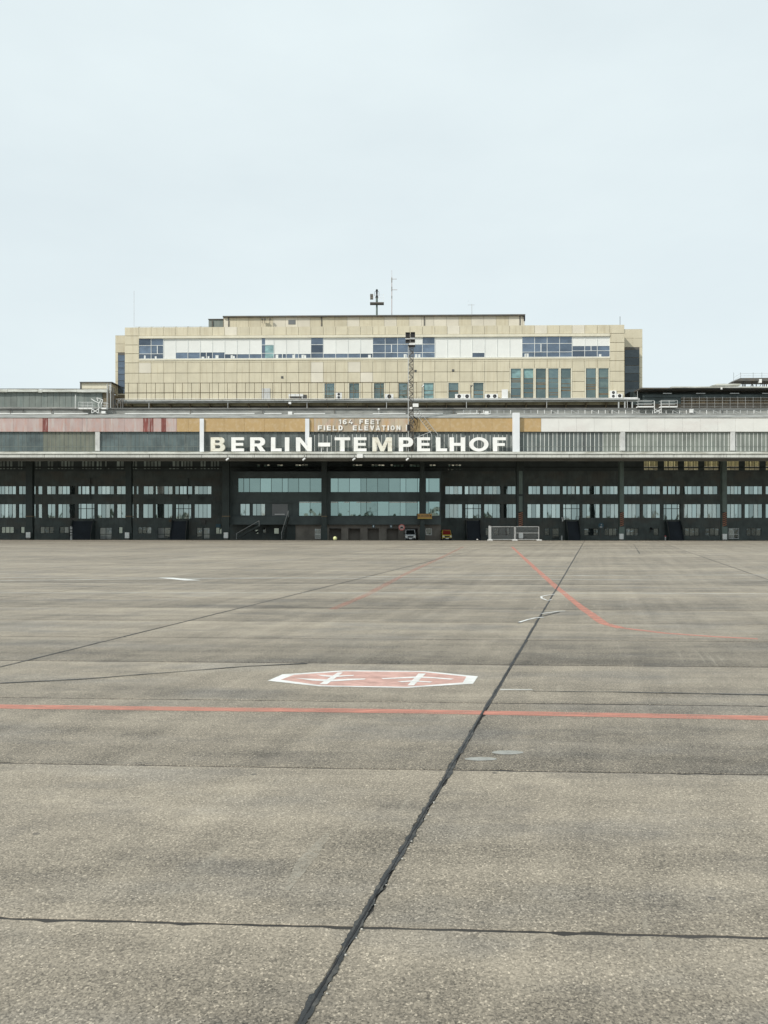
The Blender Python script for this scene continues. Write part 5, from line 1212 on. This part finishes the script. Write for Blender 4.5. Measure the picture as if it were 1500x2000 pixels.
# signs
def disc(mb, x, Y, z, r, d=0.03, n=24): return mb.tube((x,Y,z),(x,Y+d,z),r,n)
Ys = 137.5
o = thing('round_sign', (X(784.5,Ys), Ys, -0.2), 'round red and white vehicle sign beside the silver van', 'sign')
obj('rim', disc(MB(), X(784.5,Ys), Ys, Z(1030,Ys), 0.56), M['redsign'], o); obj('face', disc(MB(), X(784.5,Ys), Ys-.012, Z(1030,Ys), 0.42, .01), M['pinkb'], o)
obj('pictogram', MB().box(X(781,Ys),X(788,Ys),Ys-.02,Ys-.013,Z(1032,Ys),Z(1030.6,Ys)).box(X(782.5,Ys),X(786.5,Ys),Ys-.02,Ys-.013,Z(1030.6,Ys)+.001,Z(1029,Ys)), M['black'], o)
obj('post', MB().tube((X(784.5,Ys),Ys+.06,-0.2),(X(784.5,Ys),Ys+.06,Z(1026,Ys)),0.035), M['dkmetal'], o)
o = thing('hanging_sign', (X(829.5,137.4), 137.4, Z(1012.5,137.4)), 'oblong amber sign board on the column above the garages', 'sign')
pbox('board', 815.8, 843.5, 1003.8, 1012.5, 137.4, .12, M['ambersign'], o)
pbox('frame_top', 815.4, 843.9, 1003.0, 1003.8, 137.38, .16, M['rust'], o); pbox('frame_bottom', 815.4, 843.9, 1012.5, 1013.2, 137.38, .16, M['yellow'], o)
for k in range(7): pbox('character', 822+2.5*k, 823.4+2.5*k, 1005.6, 1009.4, 137.385, .013, M['rust'], o)
obj('lamp', disc(MB(), X(818.3,137.4), 137.37, Z(1007.6,137.4), .12, .02, 10), M['black'], o); obj('lamp', disc(MB(), X(840.8,137.4), 137.37, Z(1007.6,137.4), .12, .02, 10), M['black'], o)
o = thing('blue_arrow_sign', (X(1174,146.5), 146.5, -0.46), 'round dark blue sign on the wall left of the middle striped column', 'sign')
obj('face', disc(MB(), X(1174,146.5), 146.5, Z(1026.3,146.5), .52), M['bluesign'], o)
obj('arrow', MB().prism_y([(X(1171.5,146.5),Z(1031,146.5)),(X(1176,146.5),Z(1031,146.5)),(X(1176,146.5),Z(1028,146.5)),(X(1171.5,146.5),Z(1028,146.5))], 146.47, 146.49).prism_y([(X(1173,146.5),Z(1025.6,146.5)),(X(1176.3,146.5),Z(1025.6,146.5)),(X(1174.6,146.5),Z(1023.2,146.5))], 146.47, 146.49), M['metal'], o)
obj('post', MB().tube((X(1173,146.5),146.56,-0.46),(X(1173,146.5),146.56,Z(1024,146.5)),.04), M['dkmetal'], o)
for x, lab in ((729.3,'small lit blue-white sign above the third garage'),(763.8,'small lit blue-white sign above the fourth garage')):
    Y = YB - .55; o = thing('garage_sign', (X(x,Y), Y, Z(1030,Y)), lab, 'sign', 'signs above the garages')
    pbox('plate', x-2.2, x+2.2, 1025.2, 1030.4, Y, .04, M['bluesign'], o); pbox('figure', x-.7, x+.7, 1026.3, 1029.6, Y-.01, .008, M['white'], o)
tag(pbox('wall_box', 394, 401, 1016, 1022.5, YW-.35, .34, M['dkmetal']), 'dark box lamp on the wall above the doors left of the lounge', 'lamp')
tag(pbox('wall_box', 330, 335, 1014.5, 1019.5, YW-.3, .29, M['rust']), 'brown box on the wall left of the second stair', 'box')
o = thing('wall_bracket_lamp', (X(1271,YW-.5), YW-.5, Z(1038,YW)), 'dark angled lamp on the wall right of the middle striped column', 'lamp')
obj('arm', MB().tube((X(1268,YW),YW-.05,Z(1040,YW)),(X(1271,YW),YW-.5,Z(1033,YW)),.06), M['dkmetal'], o); obj('head', MB().tube((X(1268.5,YW),YW-.6,Z(1031.5,YW)),(X(1273,YW),YW-.5,Z(1033,YW)),.2,8,.14), M['black'], o)
o = thing('gate_phone', (X(1099,YW-.6), YW-.6, Z(1018,YW)), 'pale telephone hood left of the stair between the striped columns', 'phone')
pbox('hood', 1097, 1101, 1010, 1014, YW-.6, .4, M['metal'], o); pbox('handset', 1097.5, 1100.5, 1014.3, 1018.5, YW-.55, .3, M['whiteframe'], o); pbox('arm', 1100.5, 1103.5, 1011.5, 1012.5, YW-.4, .3, M['dkmetal'], o)
tag(pbox('blue_notice', 421.5, 431, 1023.5, 1030.5, YW-.2, .06, M['bluesign']), 'blue-grey notice board on the wall beside the left lounge column', 'notice')
for x, lab in ((139,'striped hydrant post left of the leftmost stair'),(1097,'thin white marker post left of the middle right stair'),(1299.5,'small red and white hydrant beside the rightmost stair')):
    Y = 141.5; o = thing('hydrant', (X(x,Y), Y, -.3), lab, 'hydrant')
    top = 1030 if x == 139 else 1047.5
    obj('barrel', MB().tube((X(x,Y),Y,-.3),(X(x,Y),Y,Z(top,Y)),.13 if x != 139 else .2,8), M['post'], o); obj('cap', MB().sphere((X(x,Y),Y,Z(top,Y)),.16 if x != 139 else .22,8,6), M['redsign' if x > 1200 else 'metal'], o, smooth=True)
    if x == 139:
        for q in (1034, 1039, 1044): obj('band', MB().tube((X(x,Y),Y,Z(q+1.5,Y)),(X(x,Y),Y,Z(q,Y)),.21,8), M['black'], o)

# vehicles
def vehicle(px0, px1, ytop, Y, label, name, body, upper, kind):
    zg = -0.30; x0, x1 = X(px0,Y), X(px1,Y); xc = (x0+x1)/2; W_ = x1-x0; H_ = Z(ytop,Y)-zg
    o = thing(name, (xc, Y+2.3, zg), label, kind)
    L_ = 4.6
    prof = [(0.0,.35),(0.0,.78),(.18,H_*.52),(.75,H_*.56),(1.45,H_*.95),(1.9,H_),(L_-.1,H_),(L_,H_*.9),(L_,.35)]
    secs = []
    def sec(x, ins):
        return [(x, Y + p[0] + (ins if p[1] > H_*.6 else 0)*.3, zg + p[1] - (ins*.4 if p[1] > H_*.9 else 0)) for p in prof]
    mb = MB(); n = len(prof)
    xsn = [(-.5,.22,.13),(-.47,.10,.05),(-.40,.0,0),(.40,.0,0),(.47,.10,.05),(.5,.22,.13)]
    for (fx, ins, cor) in xsn:
        for p in prof:
            tum = 1.0 - (0.10 if p[1] > H_*.6 else 0)*min(1, (p[1]-H_*.55)/(H_*.45) if p[1] > H_*.55 else 0)
            mb.v.append((xc + W_*fx*tum, Y + max(p[0], 0) + cor, zg + p[1] - (ins*.25 if p[1] > H_*.9 else 0)))
    for s_ in range(len(xsn)-1):
        for k in range(n): mb.f.append((s_*n+k, s_*n+(k+1)%n, (s_+1)*n+(k+1)%n, (s_+1)*n+k))
    mb.f.append(tuple(range(n-1,-1,-1))); mb.f.append(tuple(range((len(xsn)-1)*n, len(xsn)*n)))
    b_ = obj('body', mb, M[body], o, smooth=False)
    za, zb2 = zg+H_*.575, zg+H_*.93; ya, yb2 = Y+.74, Y+1.40
    obj('windscreen', MB().add([(xc-W_*.44,ya-.03,za),(xc+W_*.44,ya-.03,za),(xc+W_*.38,yb2-.03,zb2),(xc-W_*.38,yb2-.03,zb2),(xc-W_*.44,ya+.05,za),(xc+W_*.44,ya+.05,za),(xc+W_*.38,yb2+.05,zb2),(xc-W_*.38,yb2+.05,zb2)],[(0,1,2,3),(4,7,6,5),(0,4,5,1),(1,5,6,2),(2,6,7,3),(3,7,4,0)]), M[upper], o)
    box('grille', xc-W_*.27, xc+W_*.27, Y-.03, Y+.02, zg+.62, zg+.86, M['black'], o)
    for s_ in (-1, 1):
        box('headlight', xc+s_*W_*.385-.17, xc+s_*W_*.385+.17, Y-.04, Y+.08, zg+.66, zg+.92, M['lampglass'], o)
        w_ = obj('wheel', MB().tube((xc+s_*(W_*.5-.22),Y+.85,zg+.33),(xc+s_*(W_*.5-.02),Y+.85,zg+.33),.33,16), M['black'], o); obj('rim', MB().tube((xc+s_*(W_*.5-.02),Y+.85,zg+.33),(xc+s_*(W_*.5),Y+.85,zg+.33),.19,10), M['metal'], w_)
        w_ = obj('wheel', MB().tube((xc+s_*(W_*.5-.22),Y+3.7,zg+.33),(xc+s_*(W_*.5-.02),Y+3.7,zg+.33),.33,16), M['black'], o)
        box('mirror', xc+s_*(W_*.5+.12)-.10, xc+s_*(W_*.5+.12)+.10, Y+.9, Y+1.0, zg+H_*.58, zg+H_*.70, M['black'], o)
    box('bumper', xc-W_*.48, xc+W_*.48, Y-.10, Y+.12, zg+.28, zg+.52, M['black'], o)
    box('number_plate', xc-.26, xc+.26, Y-.125, Y-.102, zg+.36, zg+.47, M['white'], o)
    return o
v1 = vehicle(791.5, 812, 1034.0, 136.6, 'silver van parked nose-out in the right garage', 'parked_van', 'silver', 'carglass', 'van')
v2 = vehicle(864.3, 882.5, 1035.2, 138.5, 'small yellow vehicle with dark red top beside the lounge block', 'parked_car', 'yellow', 'redcar', 'car')
Yv = 138.5
box('roof_cover', X(864.8,Yv)+.12, X(882,Yv)-.12, Yv+1.35, Yv+4.4, Z(1035.4,Yv)-.02, Z(1034.7,Yv), M['redcar'], v2)

# ================================================================ far wood across the airfield, behind the viewer (seen mirrored in the windows)
rw = random.Random(21); mb = MB()
M['wood'] = weathered('far_foliage', (0.06, 0.085, 0.04), 0.9, 0.3)
xw = -420.0
while xw < 420:
    hgt = rw.uniform(2.5, 6.5) * (1.3 if rw.random() < .2 else 1); wdt = rw.uniform(4, 8); yw = -420 + rw.uniform(-15, 15)
    for q in range(5):
        c_ = (xw + rw.uniform(-.5,.5)*wdt, yw + rw.uniform(-4,4), hgt*rw.uniform(.35,.8)); r_ = rw.uniform(.25,.45)*wdt
        b0 = len(mb.v); mb.sphere(c_, r_, 8, 6, 1.1)
        for i_ in range(b0, len(mb.v)): mb.v[i_] = tuple(mb.v[i_][k_] + rw.uniform(-.25,.25)*r_ for k_ in range(3))
    mb.tube((xw, yw, 0), (xw, yw, hgt*.5), .4, 5)
    xw += rw.uniform(3, 22)
tag(obj('far_wood', mb, M['wood']), 'far line of trees on the other side of the airfield', 'wood', kind='stuff')
